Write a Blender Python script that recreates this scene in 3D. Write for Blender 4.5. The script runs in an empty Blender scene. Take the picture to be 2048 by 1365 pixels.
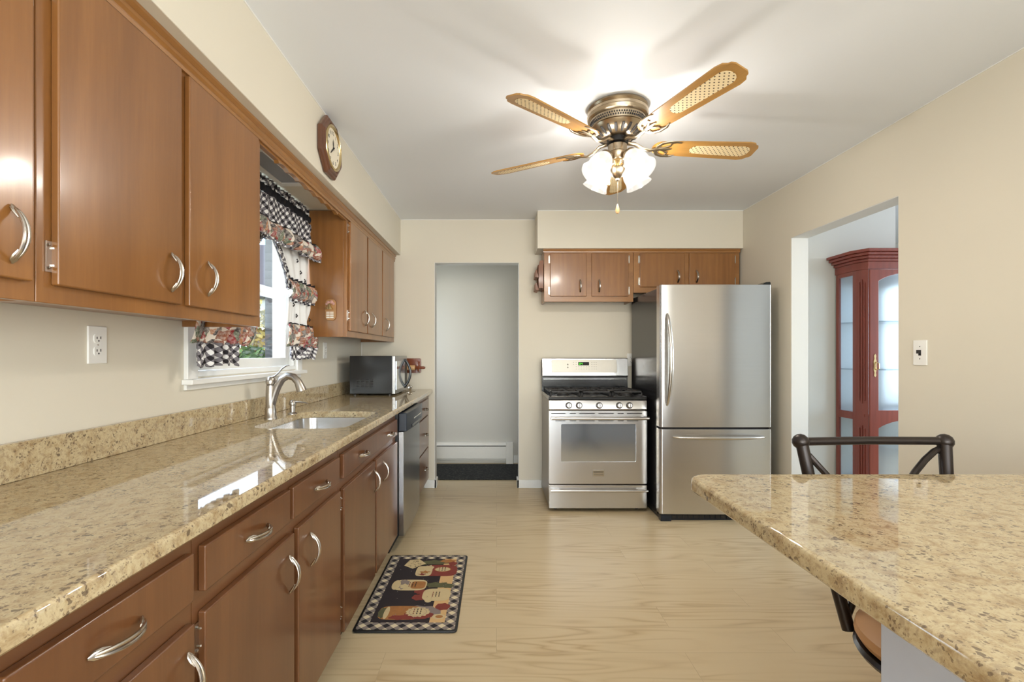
import bpy, bmesh, math, random
from mathutils import Vector, Matrix
from mathutils.geometry import tessellate_polygon
random.seed(7)
C = bpy.context.scene.collection
PI = math.pi

# ---------------------------------------------------------------- camera, sky, lights, exposure
EX, EY, EZ = 0.0, 0.0, 1.22           # eye position; horizontal view along +Y
cd = bpy.data.cameras.new('camera'); cam = bpy.data.objects.new('camera', cd); C.objects.link(cam)
cam.location = (EX, EY, EZ); cam.rotation_euler = (PI/2, 0, 0)
cd.sensor_width = 36.0; cd.sensor_fit = 'HORIZONTAL'; cd.lens = 960/2048*36.0
cd.shift_x = (1024-993)/2048; cd.shift_y = -(682.5-708)/2048
cd.clip_start = 0.02; cd.clip_end = 200
bpy.context.scene.camera = cam

w = bpy.data.worlds.new('world'); bpy.context.scene.world = w; w.use_nodes = True
nt = w.node_tree; nt.nodes.clear()
sky = nt.nodes.new('ShaderNodeTexSky'); sky.sky_type = 'NISHITA'; sky.sun_disc = False
sky.sun_elevation = math.radians(42); sky.sun_rotation = math.radians(200)
bg = nt.nodes.new('ShaderNodeBackground'); bg.inputs['Strength'].default_value = 0.6
wo = nt.nodes.new('ShaderNodeOutputWorld')
nt.links.new(sky.outputs[0], bg.inputs[0]); nt.links.new(bg.outputs[0], wo.inputs[0])

def area(name, loc, rot, sx, sy, power, col):
    l = bpy.data.lights.new(name, 'AREA'); l.shape = 'RECTANGLE'; l.size = sx; l.size_y = sy
    l.energy = power; l.color = col
    o = bpy.data.objects.new(name, l); C.objects.link(o); o.location = loc; o.rotation_euler = rot
    return o
sun = bpy.data.lights.new('sun', 'SUN'); sun.energy = 1.6; sun.angle = .02; sun.color = (1, .95, .86)
so = bpy.data.objects.new('sun', sun); C.objects.link(so); so.rotation_euler = (math.radians(38), 0, math.radians(-14))
DAY = (0.78, 0.89, 1.0)
area('daylight_sink_window', (-1.45, 2.44, 1.6), (0, -PI/2, 0), 0.9, 0.95, 9, DAY)          # -> +X
area('daylight_patio_door', (0.35, -2.78, 1.15), (PI/2, 0, 0), 2.5, 2.0, 120, (0.88, 0.94, 1.0))   # -> +Y
area('daylight_dining_window', (4.95, 2.2, 1.45), (0, PI/2, 0), 1.6, 1.8, 60, DAY)            # -> -X
area('hall_fill', (-1.22, 4.9, 1.5), (0, -PI/2, 0), 1.0, 0.5, 5, DAY)  # weak light added to brighten the hall, its source unseen
area('rear_fill', (2.05, -1.3, 1.5), (0, PI/2, 0), 1.2, 1.6, 45, (0.93, 0.96, 1.0))  # wide fill added behind the camera; the wall here has no window

vs = bpy.context.scene.view_settings
vs.view_transform = 'Standard'; vs.look = 'None'; vs.gamma = 1.0; vs.use_curve_mapping = False
vs.exposure = 0.3

# ---------------------------------------------------------------- materials
def lin(r, g, b):
    f = lambda c: (c/255/12.92) if c/255 <= 0.04045 else ((c/255+0.055)/1.055)**2.4
    return (f(r), f(g), f(b), 1.0)

class Mat:
    def __init__(s, name, col=(.8,.8,.8,1), rough=.5, metal=0.0, **kw):
        s.m = bpy.data.materials.new(name); s.m.use_nodes = True
        s.t = s.m.node_tree; s.b = s.t.nodes['Principled BSDF']
        s.b.inputs['Base Color'].default_value = col
        s.b.inputs['Roughness'].default_value = rough
        s.b.inputs['Metallic'].default_value = metal
        for k, v in kw.items(): s.b.inputs[k.replace('_', ' ')].default_value = v
    def n(s, typ, **props):
        nd = s.t.nodes.new('ShaderNode'+typ)
        for k, v in props.items():
            if hasattr(nd, k) and not k.startswith('i_'): setattr(nd, k, v)
        return nd
    def l(s, a, b): s.t.links.new(a, b)
    def coord(s, kind='Object', scale=(1,1,1), rot=(0,0,0), loc=(0,0,0)):
        tc = s.n('TexCoord'); mp = s.n('Mapping')
        mp.inputs['Scale'].default_value = scale; mp.inputs['Rotation'].default_value = rot
        mp.inputs['Location'].default_value = loc
        s.l(tc.outputs[kind], mp.inputs['Vector']); return mp.outputs[0]
    def noise(s, vec, scale=5, detail=3, rough=.5, dist=0):
        n = s.n('TexNoise'); n.inputs['Scale'].default_value = scale; n.inputs['Detail'].default_value = detail
        n.inputs['Roughness'].default_value = rough; n.inputs['Distortion'].default_value = dist
        s.l(vec, n.inputs['Vector']); return n.outputs['Fac']
    def ramp(s, fac, stops, interp='LINEAR'):
        r = s.n('ValToRGB'); r.color_ramp.interpolation = interp
        e = r.color_ramp.elements
        while len(e) < len(stops): e.new(0.5)
        for i, (p, c) in enumerate(stops):
            e[i].position = p; e[i].color = c if len(c) == 4 else (*c, 1)
        s.l(fac, r.inputs[0]); return r.outputs[0]
    def mix(s, fac, a, b, mode='MIX'):
        m = s.n('Mix'); m.data_type = 'RGBA'; m.blend_type = mode
        if isinstance(fac, (int, float)): m.inputs[0].default_value = fac
        else: s.l(fac, m.inputs[0])
        for v, i in ((a, 6), (b, 7)):
            if isinstance(v, tuple): m.inputs[i].default_value = v
            else: s.l(v, m.inputs[i])
        return m.outputs[2]
    def math(s, op, a, b=None):
        m = s.n('Math'); m.operation = op
        for v, i in ((a, 0), (b, 1)):
            if v is None: continue
            if isinstance(v, (int, float)): m.inputs[i].default_value = v
            else: s.l(v, m.inputs[i])
        return m.outputs[0]
    def color(s, c): s.l(c, s.b.inputs['Base Color']); return s
    def bump(s, fac, strength=.1, dist=.01):
        b = s.n('Bump'); b.inputs['Strength'].default_value = strength; b.inputs['Distance'].default_value = dist
        s.l(fac, b.inputs['Height']); s.l(b.outputs[0], s.b.inputs['Normal']); return s

def paint(name, rgb, var=.03, rough=.6):
    a = Mat(name, lin(*rgb), rough)
    c = lin(*rgb); v = a.coord()
    f = a.noise(v, 2.2, 3)
    d = tuple(x*(1-var) for x in c[:3])+(1,)
    a.color(a.mix(f, c, d)); a.bump(a.noise(a.coord(), 160, 2), .06, .002)
    return a.m
def plain(name, rgb, rough=.5, metal=0, var=.05, scale=30, **kw):
    c = lin(*rgb); a = Mat(name, c, rough, metal, **kw)
    d = tuple(x*(1-var) for x in c[:3])+(1,)
    a.color(a.mix(a.noise(a.coord(), scale, 3), c, d)); return a.m
def wood(name, light, dark, axis='Z', rough=.28, coat=.35, fine=1.0):
    st = {'X': (1.6, 26, 26), 'Y': (26, 1.6, 26), 'Z': (26, 26, 1.6)}[axis]
    lo = {'X': (.5, 3, 3), 'Y': (3, .5, 3), 'Z': (3, 3, .45)}[axis]
    a = Mat(name, lin(*light), rough, 0, Coat_Weight=coat, Coat_Roughness=.12)
    f1 = a.noise(a.coord(scale=tuple(x*fine for x in st)), 3.5, 5, .6, .4)
    f2 = a.noise(a.coord(scale=lo), 1.6, 4, .55, 1.2)
    wv = a.n('TexWave'); wv.wave_type = 'BANDS'; wv.bands_direction = 'X' if axis != 'X' else 'Y'
    wv.inputs['Scale'].default_value = 1.6; wv.inputs['Distortion'].default_value = 9
    wv.inputs['Detail'].default_value = 2; wv.inputs['Detail Scale'].default_value = 1.1
    a.l(a.coord(scale={'X': (.25, 3, 3), 'Y': (3, .25, 3), 'Z': (4, 4, .3)}[axis]), wv.inputs['Vector'])
    mid = tuple((x+y)/2 for x, y in zip(light, dark))
    c1 = a.ramp(f2, [(.3, lin(*light)), (.7, lin(*mid))])
    c2 = a.mix(a.math('MULTIPLY', f1, .55), c1, lin(*dark))
    c3 = a.mix(a.math('MULTIPLY', wv.outputs['Fac'], .22), c2, lin(*dark))
    a.color(c3); a.bump(f1, .04, .002); return a.m
def granite(name):
    a = Mat(name, lin(200, 180, 140), .035, 0, IOR=1.62)
    v = a.coord(scale=(1, 1, 1))
    base = a.ramp(a.noise(v, 30, 6, .75, .5), [(.30, lin(148, 120, 84)), (.44, lin(182, 160, 122)), (.56, lin(199, 181, 144)), (.70, lin(166, 140, 102))])
    grey = a.ramp(a.noise(v, 75, 4, .7), [(.52, (0,0,0,1)), (.62, (1,1,1,1))])
    c = a.mix(a.math('MULTIPLY', grey, .45), base, lin(146, 124, 98))
    for sc, th, ns, nt_, st, colr in ((70, .34, 22, .59, .7, (78, 62, 52)), (130, .36, 40, .56, .65, (96, 78, 64)), (240, .36, 80, .54, .6, (112, 92, 74))):
        vo = a.n('TexVoronoi'); vo.inputs['Scale'].default_value = sc
        wv_ = a.n('TexNoise'); wv_.inputs['Scale'].default_value = sc*1.5; a.l(v, wv_.inputs['Vector'])
        sc_ = a.n('VectorMath'); sc_.operation = 'SCALE'; sc_.inputs['Scale'].default_value = .9/sc; a.l(wv_.outputs['Color'], sc_.inputs[0])
        ad_ = a.n('VectorMath'); ad_.operation = 'ADD'; a.l(v, ad_.inputs[0]); a.l(sc_.outputs[0], ad_.inputs[1]); a.l(ad_.outputs[0], vo.inputs['Vector'])
        spot = a.math('MULTIPLY', a.math('LESS_THAN', vo.outputs['Distance'], th), a.math('GREATER_THAN', a.noise(v, ns, 2, .6), nt_))
        c = a.mix(a.math('MULTIPLY', spot, st), c, lin(*colr))
    a.color(c); return a.m
def steel(name, rgb=(212, 210, 208), rough=.25, axis='X'):
    a = Mat(name, lin(*rgb), rough, 1.0, Anisotropic=.8)
    sc = {'X': (1, 140, 140), 'Z': (140, 140, 1), 'Y': (140, 1, 140)}[axis]
    tg = a.n('Tangent'); tg.direction_type = 'RADIAL'; tg.axis = 'Z'; a.l(tg.outputs[0], a.b.inputs['Tangent']); a.b.inputs['Anisotropic Rotation'].default_value = .25 if axis == 'X' else 0
    f = a.noise(a.coord(scale=sc), 1.0, 3)
    r = a.n('MapRange'); r.inputs['To Min'].default_value = rough-.02; r.inputs['To Max'].default_value = rough+.03
    a.l(f, r.inputs[0]); a.l(r.outputs[0], a.b.inputs['Roughness'])
    a.color(a.mix(f, lin(*rgb), lin(*[x*.975 for x in rgb]))); return a.m
def glass(name, tint=(.97, .99, 1, 1), refl=1.0):
    m = bpy.data.materials.new(name); m.use_nodes = True; t = m.node_tree; t.nodes.clear()
    o = t.nodes.new('ShaderNodeOutputMaterial'); mx = t.nodes.new('ShaderNodeMixShader')
    tr = t.nodes.new('ShaderNodeBsdfTransparent'); tr.inputs[0].default_value = tint
    gl = t.nodes.new('ShaderNodeBsdfGlossy'); gl.inputs['Roughness'].default_value = .01
    fr = t.nodes.new('ShaderNodeLayerWeight'); fr.inputs[0].default_value = .5
    pw = t.nodes.new('ShaderNodeMath'); pw.operation = 'POWER'; pw.inputs[1].default_value = 5
    mu = t.nodes.new('ShaderNodeMath'); mu.operation = 'MULTIPLY_ADD'; mu.inputs[1].default_value = .9; mu.inputs[2].default_value = .04*refl; mu.use_clamp = True
    t.links.new(fr.outputs['Facing'], pw.inputs[0]); t.links.new(pw.outputs[0], mu.inputs[0]); t.links.new(mu.outputs[0], mx.inputs[0])
    t.links.new(tr.outputs[0], mx.inputs[1]); t.links.new(gl.outputs[0], mx.inputs[2]); t.links.new(mx.outputs[0], o.inputs[0])
    return m
def gingham(name, size=.02, rot=PI/4, kind='UV', light=(232, 230, 226), mid=(120, 115, 118)):
    a = Mat(name, (1,1,1,1), .9)
    v = a.coord(kind, scale=(1/size, 1/size, 1), rot=(0, 0, rot))
    sp = a.n('SeparateXYZ'); a.l(v, sp.inputs[0])
    fx = a.math('GREATER_THAN', a.math('FRACT', sp.outputs[0]), .5)
    fy = a.math('GREATER_THAN', a.math('FRACT', sp.outputs[1]), .5)
    s = a.math('MULTIPLY', a.math('ADD', fx, fy), .5)
    a.color(a.ramp(s, [(0, lin(*light)), (.3, lin(*mid)), (.8, lin(34, 30, 34))], 'CONSTANT'))
    return a.m
def floral(name):
    a = Mat(name, (1,1,1,1), .9)
    v = a.coord('UV', scale=(1, 1, 1))
    vo = a.n('TexVoronoi'); vo.inputs['Scale'].default_value = 40; vo.inputs['Randomness'].default_value = 1
    wob = a.n('VectorMath'); wob.operation = 'ADD'
    nn = a.n('TexNoise'); nn.inputs['Scale'].default_value = 22; a.l(v, nn.inputs['Vector'])
    sc = a.n('VectorMath'); sc.operation = 'SCALE'; sc.inputs['Scale'].default_value = .05; a.l(nn.outputs['Color'], sc.inputs[0])
    a.l(v, wob.inputs[0]); a.l(sc.outputs[0], wob.inputs[1]); a.l(wob.outputs[0], vo.inputs['Vector'])
    sp = a.n('SeparateColor'); a.l(vo.outputs['Color'], sp.inputs[0])
    c = a.ramp(sp.outputs[0], [(0, lin(214, 202, 186)), (.2, lin(142, 84, 58)), (.38, lin(110, 102, 96)), (.5, lin(86, 98, 74)), (.62, lin(146, 48, 48)), (.74, lin(176, 120, 80)), (.86, lin(50, 40, 40))], 'CONSTANT')
    fine = a.ramp(a.noise(v, 90, 3, .7), [(.42, (0,0,0,1)), (.62, (1,1,1,1))])
    a.color(a.mix(a.math('MULTIPLY', fine, .4), c, lin(222, 214, 204))); return a.m
def emit(name, rgb, strength):
    m = bpy.data.materials.new(name); m.use_nodes = True; t = m.node_tree; t.nodes.clear()
    o = t.nodes.new('ShaderNodeOutputMaterial'); e = t.nodes.new('ShaderNodeEmission')
    e.inputs[0].default_value = lin(*rgb); e.inputs[1].default_value = strength
    t.links.new(e.outputs[0], o.inputs[0]); return m

M = {}
M['wall'] = paint('wall_paint_beige', (222, 214, 196))
M['ceil'] = paint('ceiling_paint', (234, 237, 241), .02)
M['hallwall'] = paint('hall_wall_paint', (206, 201, 190))
M['dining'] = paint('dining_wall_paint', (222, 221, 216))
M['white'] = plain('white_trim_paint', (240, 238, 232), .35)
M['whiteplastic'] = plain('white_plastic', (244, 242, 236), .3)
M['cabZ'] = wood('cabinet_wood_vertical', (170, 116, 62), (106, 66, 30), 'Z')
M['cabY'] = wood('cabinet_wood_length', (178, 126, 68), (116, 74, 34), 'Y')
M['cabX'] = wood('cabinet_wood_cross', (180, 128, 72), (120, 76, 36), 'X')
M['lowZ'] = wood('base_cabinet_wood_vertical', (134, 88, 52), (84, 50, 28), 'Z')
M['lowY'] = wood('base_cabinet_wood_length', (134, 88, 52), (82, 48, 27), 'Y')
M['cherry'] = wood('cherry_wood', (152, 70, 54), (98, 38, 30), 'Z', .3)
M['walnut'] = wood('walnut_clock_wood', (120, 74, 46), (70, 40, 24), 'Z', .3)
M['cedar'] = wood('stained_rack_wood', (150, 92, 54), (92, 52, 28), 'Z', .5, .1)
M['fanwood'] = wood('oak_fan_blade', (206, 158, 84), (128, 84, 34), 'X', .35, .3, .6)
M['redwood'] = wood('varnished_red_wood', (150, 74, 34), (92, 40, 16), 'X', .3)
M['palewood'] = wood('pale_maple', (222, 180, 128), (186, 140, 92), 'X', .45, .1)
M['granite'] = granite('speckled_granite')
M['steel'] = steel('brushed_stainless', axis='X')
M['steelZ'] = steel('brushed_stainless_vertical', (176, 175, 174), axis='Z')
M['chrome'] = plain('satin_nickel', (205, 200, 192), .22, 1.0)
M['pull'] = plain('polished_nickel_pull', (196, 188, 178), .22, 1.0)
M['faucet'] = plain('brushed_nickel', (178, 170, 160), .3, 1.0)
M['pewter'] = plain('antique_pewter_brass', (182, 166, 142), .28, 1.0, .2, 12)
M['brass'] = plain('polished_brass', (222, 200, 152), .25, 1.0)
M['black'] = plain('black_enamel', (16, 16, 17), .18)
M['blackmatte'] = plain('black_matte_metal', (26, 24, 23), .45)
M['iron'] = plain('cast_iron', (42, 38, 36), .5)
M['bronze'] = plain('dark_bronze_tube', (52, 44, 40), .35, .5)
M['navy'] = plain('dark_blue_black_plastic', (22, 30, 42), .3)
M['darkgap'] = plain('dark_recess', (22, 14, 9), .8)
M['fridgeside'] = plain('fridge_black_side', (34, 33, 34), .2)
M['paneltan'] = plain('control_panel_silver', (206, 198, 184), .35, .3)
M['glass'] = glass('window_glass')
M['cabglass'] = glass('cabinet_glass', (.92, .97, 1, 1), 3.5)
M['ovenglass'] = Mat('oven_window_glass', lin(212, 220, 228), .12, .9).m
M['gingham'] = gingham('black_white_gingham', .029)
M['floral'] = floral('country_print_fabric')
M['cotton'] = plain('white_cotton', (236, 235, 232), .95)
M['blackband'] = plain('black_fabric', (26, 24, 28), .95)
M['leather'] = plain('tan_leather', (196, 148, 100), .5, 0, .15, 14)
M['island'] = plain('grey_blue_panel', (188, 194, 208), .5)
M['hedge'] = plain('shrub_leaves', (96, 128, 52), .8, 0, .5, 8)
M['hedge2'] = plain('autumn_leaves', (170, 150, 60), .8, 0, .5, 8)
M['clockface'] = plain('cream_clock_dial', (236, 226, 204), .6)
M['ink'] = plain('black_ink', (36, 30, 30), .7)
M['cream'] = plain('cream_enamel', (238, 232, 220), .4)
M['digits'] = emit('green_display_digits', (90, 220, 60), 1.6)
M['redprint'] = plain('print_red', (136, 58, 46), .85, 0, .3, 40)
M['amberprint'] = plain('print_amber', (176, 118, 62), .85, 0, .35, 40)
M['creamprint'] = plain('print_cream', (206, 184, 138), .85, 0, .12, 60)
M['oliveprint'] = plain('print_olive', (98, 96, 62), .85, 0, .4, 50)
M['peachprint'] = plain('print_peach', (212, 172, 118), .85, 0, .1, 30)
M['greyprint'] = plain('print_grey', (134, 120, 112), .85)
M['mauveprint'] = plain('print_dark', (40, 30, 32), .85)

# floor: pale oak planks running along X
a = Mat('pale_oak_planks', lin(208, 188, 152), .32)
geo = a.n('NewGeometry')
br = a.n('TexBrick'); br.offset = .37; br.squash = 1
br.inputs['Scale'].default_value = 1; br.inputs['Mortar Size'].default_value = .0012
br.inputs['Brick Width'].default_value = 1.22; br.inputs['Row Height'].default_value = .178
br.inputs['Color1'].default_value = (0.2,0.2,0.2,1); br.inputs['Color2'].default_value = (.8,.8,.8,1); br.inputs['Mortar'].default_value = (0,0,0,1)
a.l(geo.outputs['Position'], br.inputs['Vector'])
mpp = a.n('Mapping'); mpp.inputs['Scale'].default_value = (.9, 8.5, 1); a.l(geo.outputs['Position'], mpp.inputs['Vector'])
offs = a.n('VectorMath'); offs.operation = 'MULTIPLY_ADD'
a.l(br.outputs['Color'], offs.inputs[0]); offs.inputs[1].default_value = (13.1, 0, 27.7); a.l(mpp.outputs[0], offs.inputs[2])
cont = a.noise(offs.outputs[0], 1.15, 1.5, .45, .2)
rings_ = a.math('PINGPONG', a.math('MULTIPLY', cont, 15), 1.0)
mp2 = a.n('Mapping'); mp2.inputs['Scale'].default_value = (4, 120, 1); a.l(geo.outputs['Position'], mp2.inputs['Vector'])
fn = a.noise(mp2.outputs[0], 1.4, 4, .6)
mp3 = a.n('Mapping'); mp3.inputs['Scale'].default_value = (1.2, 3, 1); a.l(geo.outputs['Position'], mp3.inputs['Vector'])
patch = a.ramp(a.noise(mp3.outputs[0], 1.3, 2), [(.4, (.15,.15,.15,1)), (.6, (1,1,1,1))])
col = a.ramp(rings_, [(.0, lin(166, 138, 98)), (.22, lin(188, 163, 122)), (.6, lin(204, 182, 143)), (1, lin(207, 187, 149))])
col = a.mix(a.math('MULTIPLY', patch, .75), lin(203, 182, 144), col)
col = a.mix(a.math('MULTIPLY', fn, .28), col, lin(188, 166, 130))
col = a.mix(a.math('MULTIPLY', br.outputs['Fac'], .45), col, lin(150, 126, 94))
a.color(col); M['floor'] = a.m
# cane insert of the fan blades
a = Mat('woven_cane', lin(226, 204, 158), .7)
vo = a.n('TexVoronoi'); vo.inputs['Scale'].default_value = 62; vo.inputs['Randomness'].default_value = 0
a.l(a.coord(rot=(0, 0, PI/4)), vo.inputs['Vector'])
a.color(a.mix(a.math('LESS_THAN', vo.outputs['Distance'], .34), lin(232, 210, 166), lin(74, 50, 28))); M['cane'] = a.m
# dark siding
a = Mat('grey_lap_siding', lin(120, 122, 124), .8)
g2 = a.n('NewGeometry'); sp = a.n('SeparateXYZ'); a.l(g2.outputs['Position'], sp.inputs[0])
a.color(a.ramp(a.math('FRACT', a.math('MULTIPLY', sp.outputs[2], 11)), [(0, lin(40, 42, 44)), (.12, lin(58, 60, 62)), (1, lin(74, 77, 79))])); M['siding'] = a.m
# black hall mat
a = Mat('black_flecked_mat', lin(26, 26, 26), .95)
a.color(a.ramp(a.noise(a.coord(), 60, 4, .7), [(.5, lin(24, 25, 25)), (.72, lin(84, 82, 76))])); M['hallmat'] = a.m
# lamp shade glass (lit)
m = bpy.data.materials.new('lit_frosted_glass'); m.use_nodes = True; t = m.node_tree; t.nodes.clear()
o_ = t.nodes.new('ShaderNodeOutputMaterial'); mx = t.nodes.new('ShaderNodeMixShader'); ad = t.nodes.new('ShaderNodeAddShader')
tr = t.nodes.new('ShaderNodeBsdfTransparent'); em = t.nodes.new('ShaderNodeEmission'); gs = t.nodes.new('ShaderNodeBsdfGlossy')
gs.inputs['Roughness'].default_value = .15
em.inputs[0].default_value = (1, .95, .86, 1); em.inputs[1].default_value = 1.5
mx.inputs[0].default_value = .32
mx2 = t.nodes.new('ShaderNodeMixShader'); mx2.inputs[0].default_value = .25
t.links.new(em.outputs[0], mx2.inputs[1]); t.links.new(gs.outputs[0], mx2.inputs[2])
t.links.new(tr.outputs[0], mx.inputs[1]); t.links.new(mx2.outputs[0], mx.inputs[2]); t.links.new(mx.outputs[0], o_.inputs[0])
M['shade'] = m
M['bulb'] = emit('lit_bulb', (255, 240, 215), 9)

# ---------------------------------------------------------------- mesh helpers
def frame_of(d):
    d = Vector(d).normalized()
    u = d.orthogonal().normalized() if abs(d.z) > .99 else Vector((0,0,1)).cross(d).normalized()
    return u, d.cross(u).normalized(), d

class MB:
    def __init__(s): s.v = []; s.f = []; s.mi = []; s.uv = {}; s.cur = 0
    def add(s, vs, fs):
        k = len(s.v); s.v += [tuple(x) for x in vs]
        for f in fs: s.f.append(tuple(i+k for i in f)); s.mi.append(s.cur)
        return k
    def box(s, x0, x1, y0, y1, z0, z1):
        s.add([(x0,y0,z0),(x1,y0,z0),(x1,y1,z0),(x0,y1,z0),(x0,y0,z1),(x1,y0,z1),(x1,y1,z1),(x0,y1,z1)],
              [(0,3,2,1),(4,5,6,7),(0,1,5,4),(1,2,6,5),(2,3,7,6),(3,0,4,7)]); return s
    def loft(s, rings, cap=True, closed=True):
        n = len(rings[0]); k = len(s.v)
        for r in rings: s.v += [tuple(p) for p in r]
        for i in range(len(rings)-1):
            for j in range(n if closed else n-1):
                a, b = k+i*n+j, k+i*n+(j+1) % n
                s.f.append((a, b, b+n, a+n)); s.mi.append(s.cur)
        if cap:
            s.f.append(tuple(k+j for j in reversed(range(n)))); s.mi.append(s.cur)
            s.f.append(tuple(k+(len(rings)-1)*n+j for j in range(n))); s.mi.append(s.cur)
        return s
    def lathe(s, prof, o=(0,0,0), d=(0,0,1), n=24, cap=True):
        u, v, d = frame_of(d); o = Vector(o)
        s.loft([[o+d*h+(u*math.cos(2*PI*j/n)+v*math.sin(2*PI*j/n))*max(r, 1e-4) for j in range(n)] for r, h in prof], cap); return s
    def cyl(s, p0, p1, r0, r1=None, n=16):
        p0, p1 = Vector(p0), Vector(p1)
        return s.lathe([(r0, 0), (r0 if r1 is None else r1, (p1-p0).length)], p0, p1-p0, n)
    def tube(s, pts, r, n=10, flat=1.0, cap=True):
        pts = [Vector(p) for p in pts]; rings = []; pu = None
        for i, p in enumerate(pts):
            d = (pts[min(i+1, len(pts)-1)]-pts[max(i-1, 0)]).normalized()
            if pu is None: u, v, _ = frame_of(d)
            else:
                u = (pu-d*pu.dot(d)).normalized(); v = d.cross(u)
            pu = u; rr = r[i] if isinstance(r, (list, tuple)) else r
            rings.append([p+u*math.cos(2*PI*j/n)*rr+v*math.sin(2*PI*j/n)*rr*flat for j in range(n)])
        return s.loft(rings, cap)
    def ball(s, c, r, n=14, sc=(1,1,1)):
        c = Vector(c); rings = []
        for i in range(n//2+1):
            a = PI*i/(n//2); rr = max(math.sin(a), .001)
            rings.append([(c.x+r*sc[0]*rr*math.cos(2*PI*j/n), c.y+r*sc[1]*rr*math.sin(2*PI*j/n), c.z-r*sc[2]*math.cos(a)) for j in range(n)])
        return s.loft(rings)
    def prism(s, poly, z0, z1, plane='XY', holes=()):
        """poly: 2D outline; plane XY extrudes in Z, YZ in X, XZ in Y."""
        def P(p, h): return {'XY': (p[0], p[1], h), 'YZ': (h, p[0], p[1]), 'XZ': (p[0], h, p[1])}[plane]
        loops = [list(poly)]+[list(h) for h in holes]
        flat = [p for l in loops for p in l]
        tri = tessellate_polygon([[Vector((p[0], p[1], 0)) for p in l] for l in loops])
        n = len(flat)
        if not holes:
            fs = [tuple(range(n)), tuple(n+i for i in reversed(range(n)))]
        else:
            fs = [tuple(t_) for t_ in tri]+[tuple(n+i for i in reversed(t_)) for t_ in tri]
        k = 0
        for l in loops:
            m_ = len(l)
            for i in range(m_):
                a_, b_ = k+i, k+(i+1) % m_
                fs.append((a_, b_, b_+n, a_+n))
            k += m_
        s.add([P(p, z0) for p in flat]+[P(p, z1) for p in flat], fs); return s
    def mesh(s, name, mats, off=(0,0,0), smooth=35):
        me = bpy.data.meshes.new(name)
        o = Vector(off)
        me.from_pydata([tuple(Vector(p)-o) for p in s.v], [], s.f)
        mats = mats if isinstance(mats, (list, tuple)) else [mats]
        for m_ in mats: me.materials.append(m_)
        for p, i in zip(me.polygons, s.mi): p.material_index = i
        bm = bmesh.new(); bm.from_mesh(me)
        bmesh.ops.recalc_face_normals(bm, faces=bm.faces); bm.to_mesh(me); bm.free()
        if smooth:
            me.polygons.foreach_set('use_smooth', [True]*len(me.polygons))
            me.set_sharp_from_angle(angle=math.radians(smooth))
        return me
    def build(s, name, mats, parent=None, bevel=0, smooth=35, loc=None, off=None, seg=2):
        """parent: child whose vertices are given in the world (or in `off` frame); no parent: a top-level mesh with its origin at loc."""
        if off is None: off = root_loc(parent) if parent is not None else (loc if loc is not None else (0,0,0))
        me = s.mesh(name, mats, off, smooth)
        o = bpy.data.objects.new(name, me); C.objects.link(o)
        if parent is not None: o.parent = parent
        elif loc is not None: o.location = loc
        if bevel:
            b = o.modifiers.new('bevel', 'BEVEL'); b.width = bevel; b.segments = seg; b.limit_method = 'ANGLE'; b.angle_limit = math.radians(40)
            b.harden_normals = bool(smooth)
        return o
def root_loc(o):
    v = Vector((0,0,0))
    while o is not None: v += o.location; o = o.parent
    return v
def tag(o, label, cat, group=None, kind=None):
    if label: o['label'] = label
    if cat: o['category'] = cat
    if group: o['group'] = group
    if kind: o['kind'] = kind
    return o
def thing(name, loc, label, cat, group=None):
    o = bpy.data.objects.new(name, None); C.objects.link(o); o.location = loc
    o.empty_display_size = .1
    return tag(o, label, cat, group)
def struct(o): o['kind'] = 'structure'; return o
def inst(name, me, parent, loc, R=None):
    o = bpy.data.objects.new(name, me); C.objects.link(o); o.parent = parent
    off = root_loc(parent)
    Mx = Matrix.Translation(Vector(loc)-off)
    if R is not None: Mx = Mx @ R.to_4x4()
    o.matrix_local = Mx; return o
def cols(x, y, z): return Matrix((x, y, z)).transposed()
R_LDOOR = cols((0,-1,0), (1,0,0), (0,0,1))      # handle vertical, sticking out to +X
R_LDRAW = cols((0,0,1), (1,0,0), (0,1,0))       # handle along Y, sticking out to +X
R_BDOOR = cols((-1,0,0), (0,-1,0), (0,0,1))     # vertical, sticking out to -Y
def arc(cx, cy, r, a0, a1, n=8): return [(cx+r*math.cos(a0+(a1-a0)*i/n), cy+r*math.sin(a0+(a1-a0)*i/n)) for i in range(n+1)]
def rrect(x0, x1, y0, y1, r, n=8):
    return arc(x1-r, y0+r, r, -PI/2, 0, n)+arc(x1-r, y1-r, r, 0, PI/2, n)+arc(x0+r, y1-r, r, PI/2, PI, n)+arc(x0+r, y0+r, r, PI, 1.5*PI, n)
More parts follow.
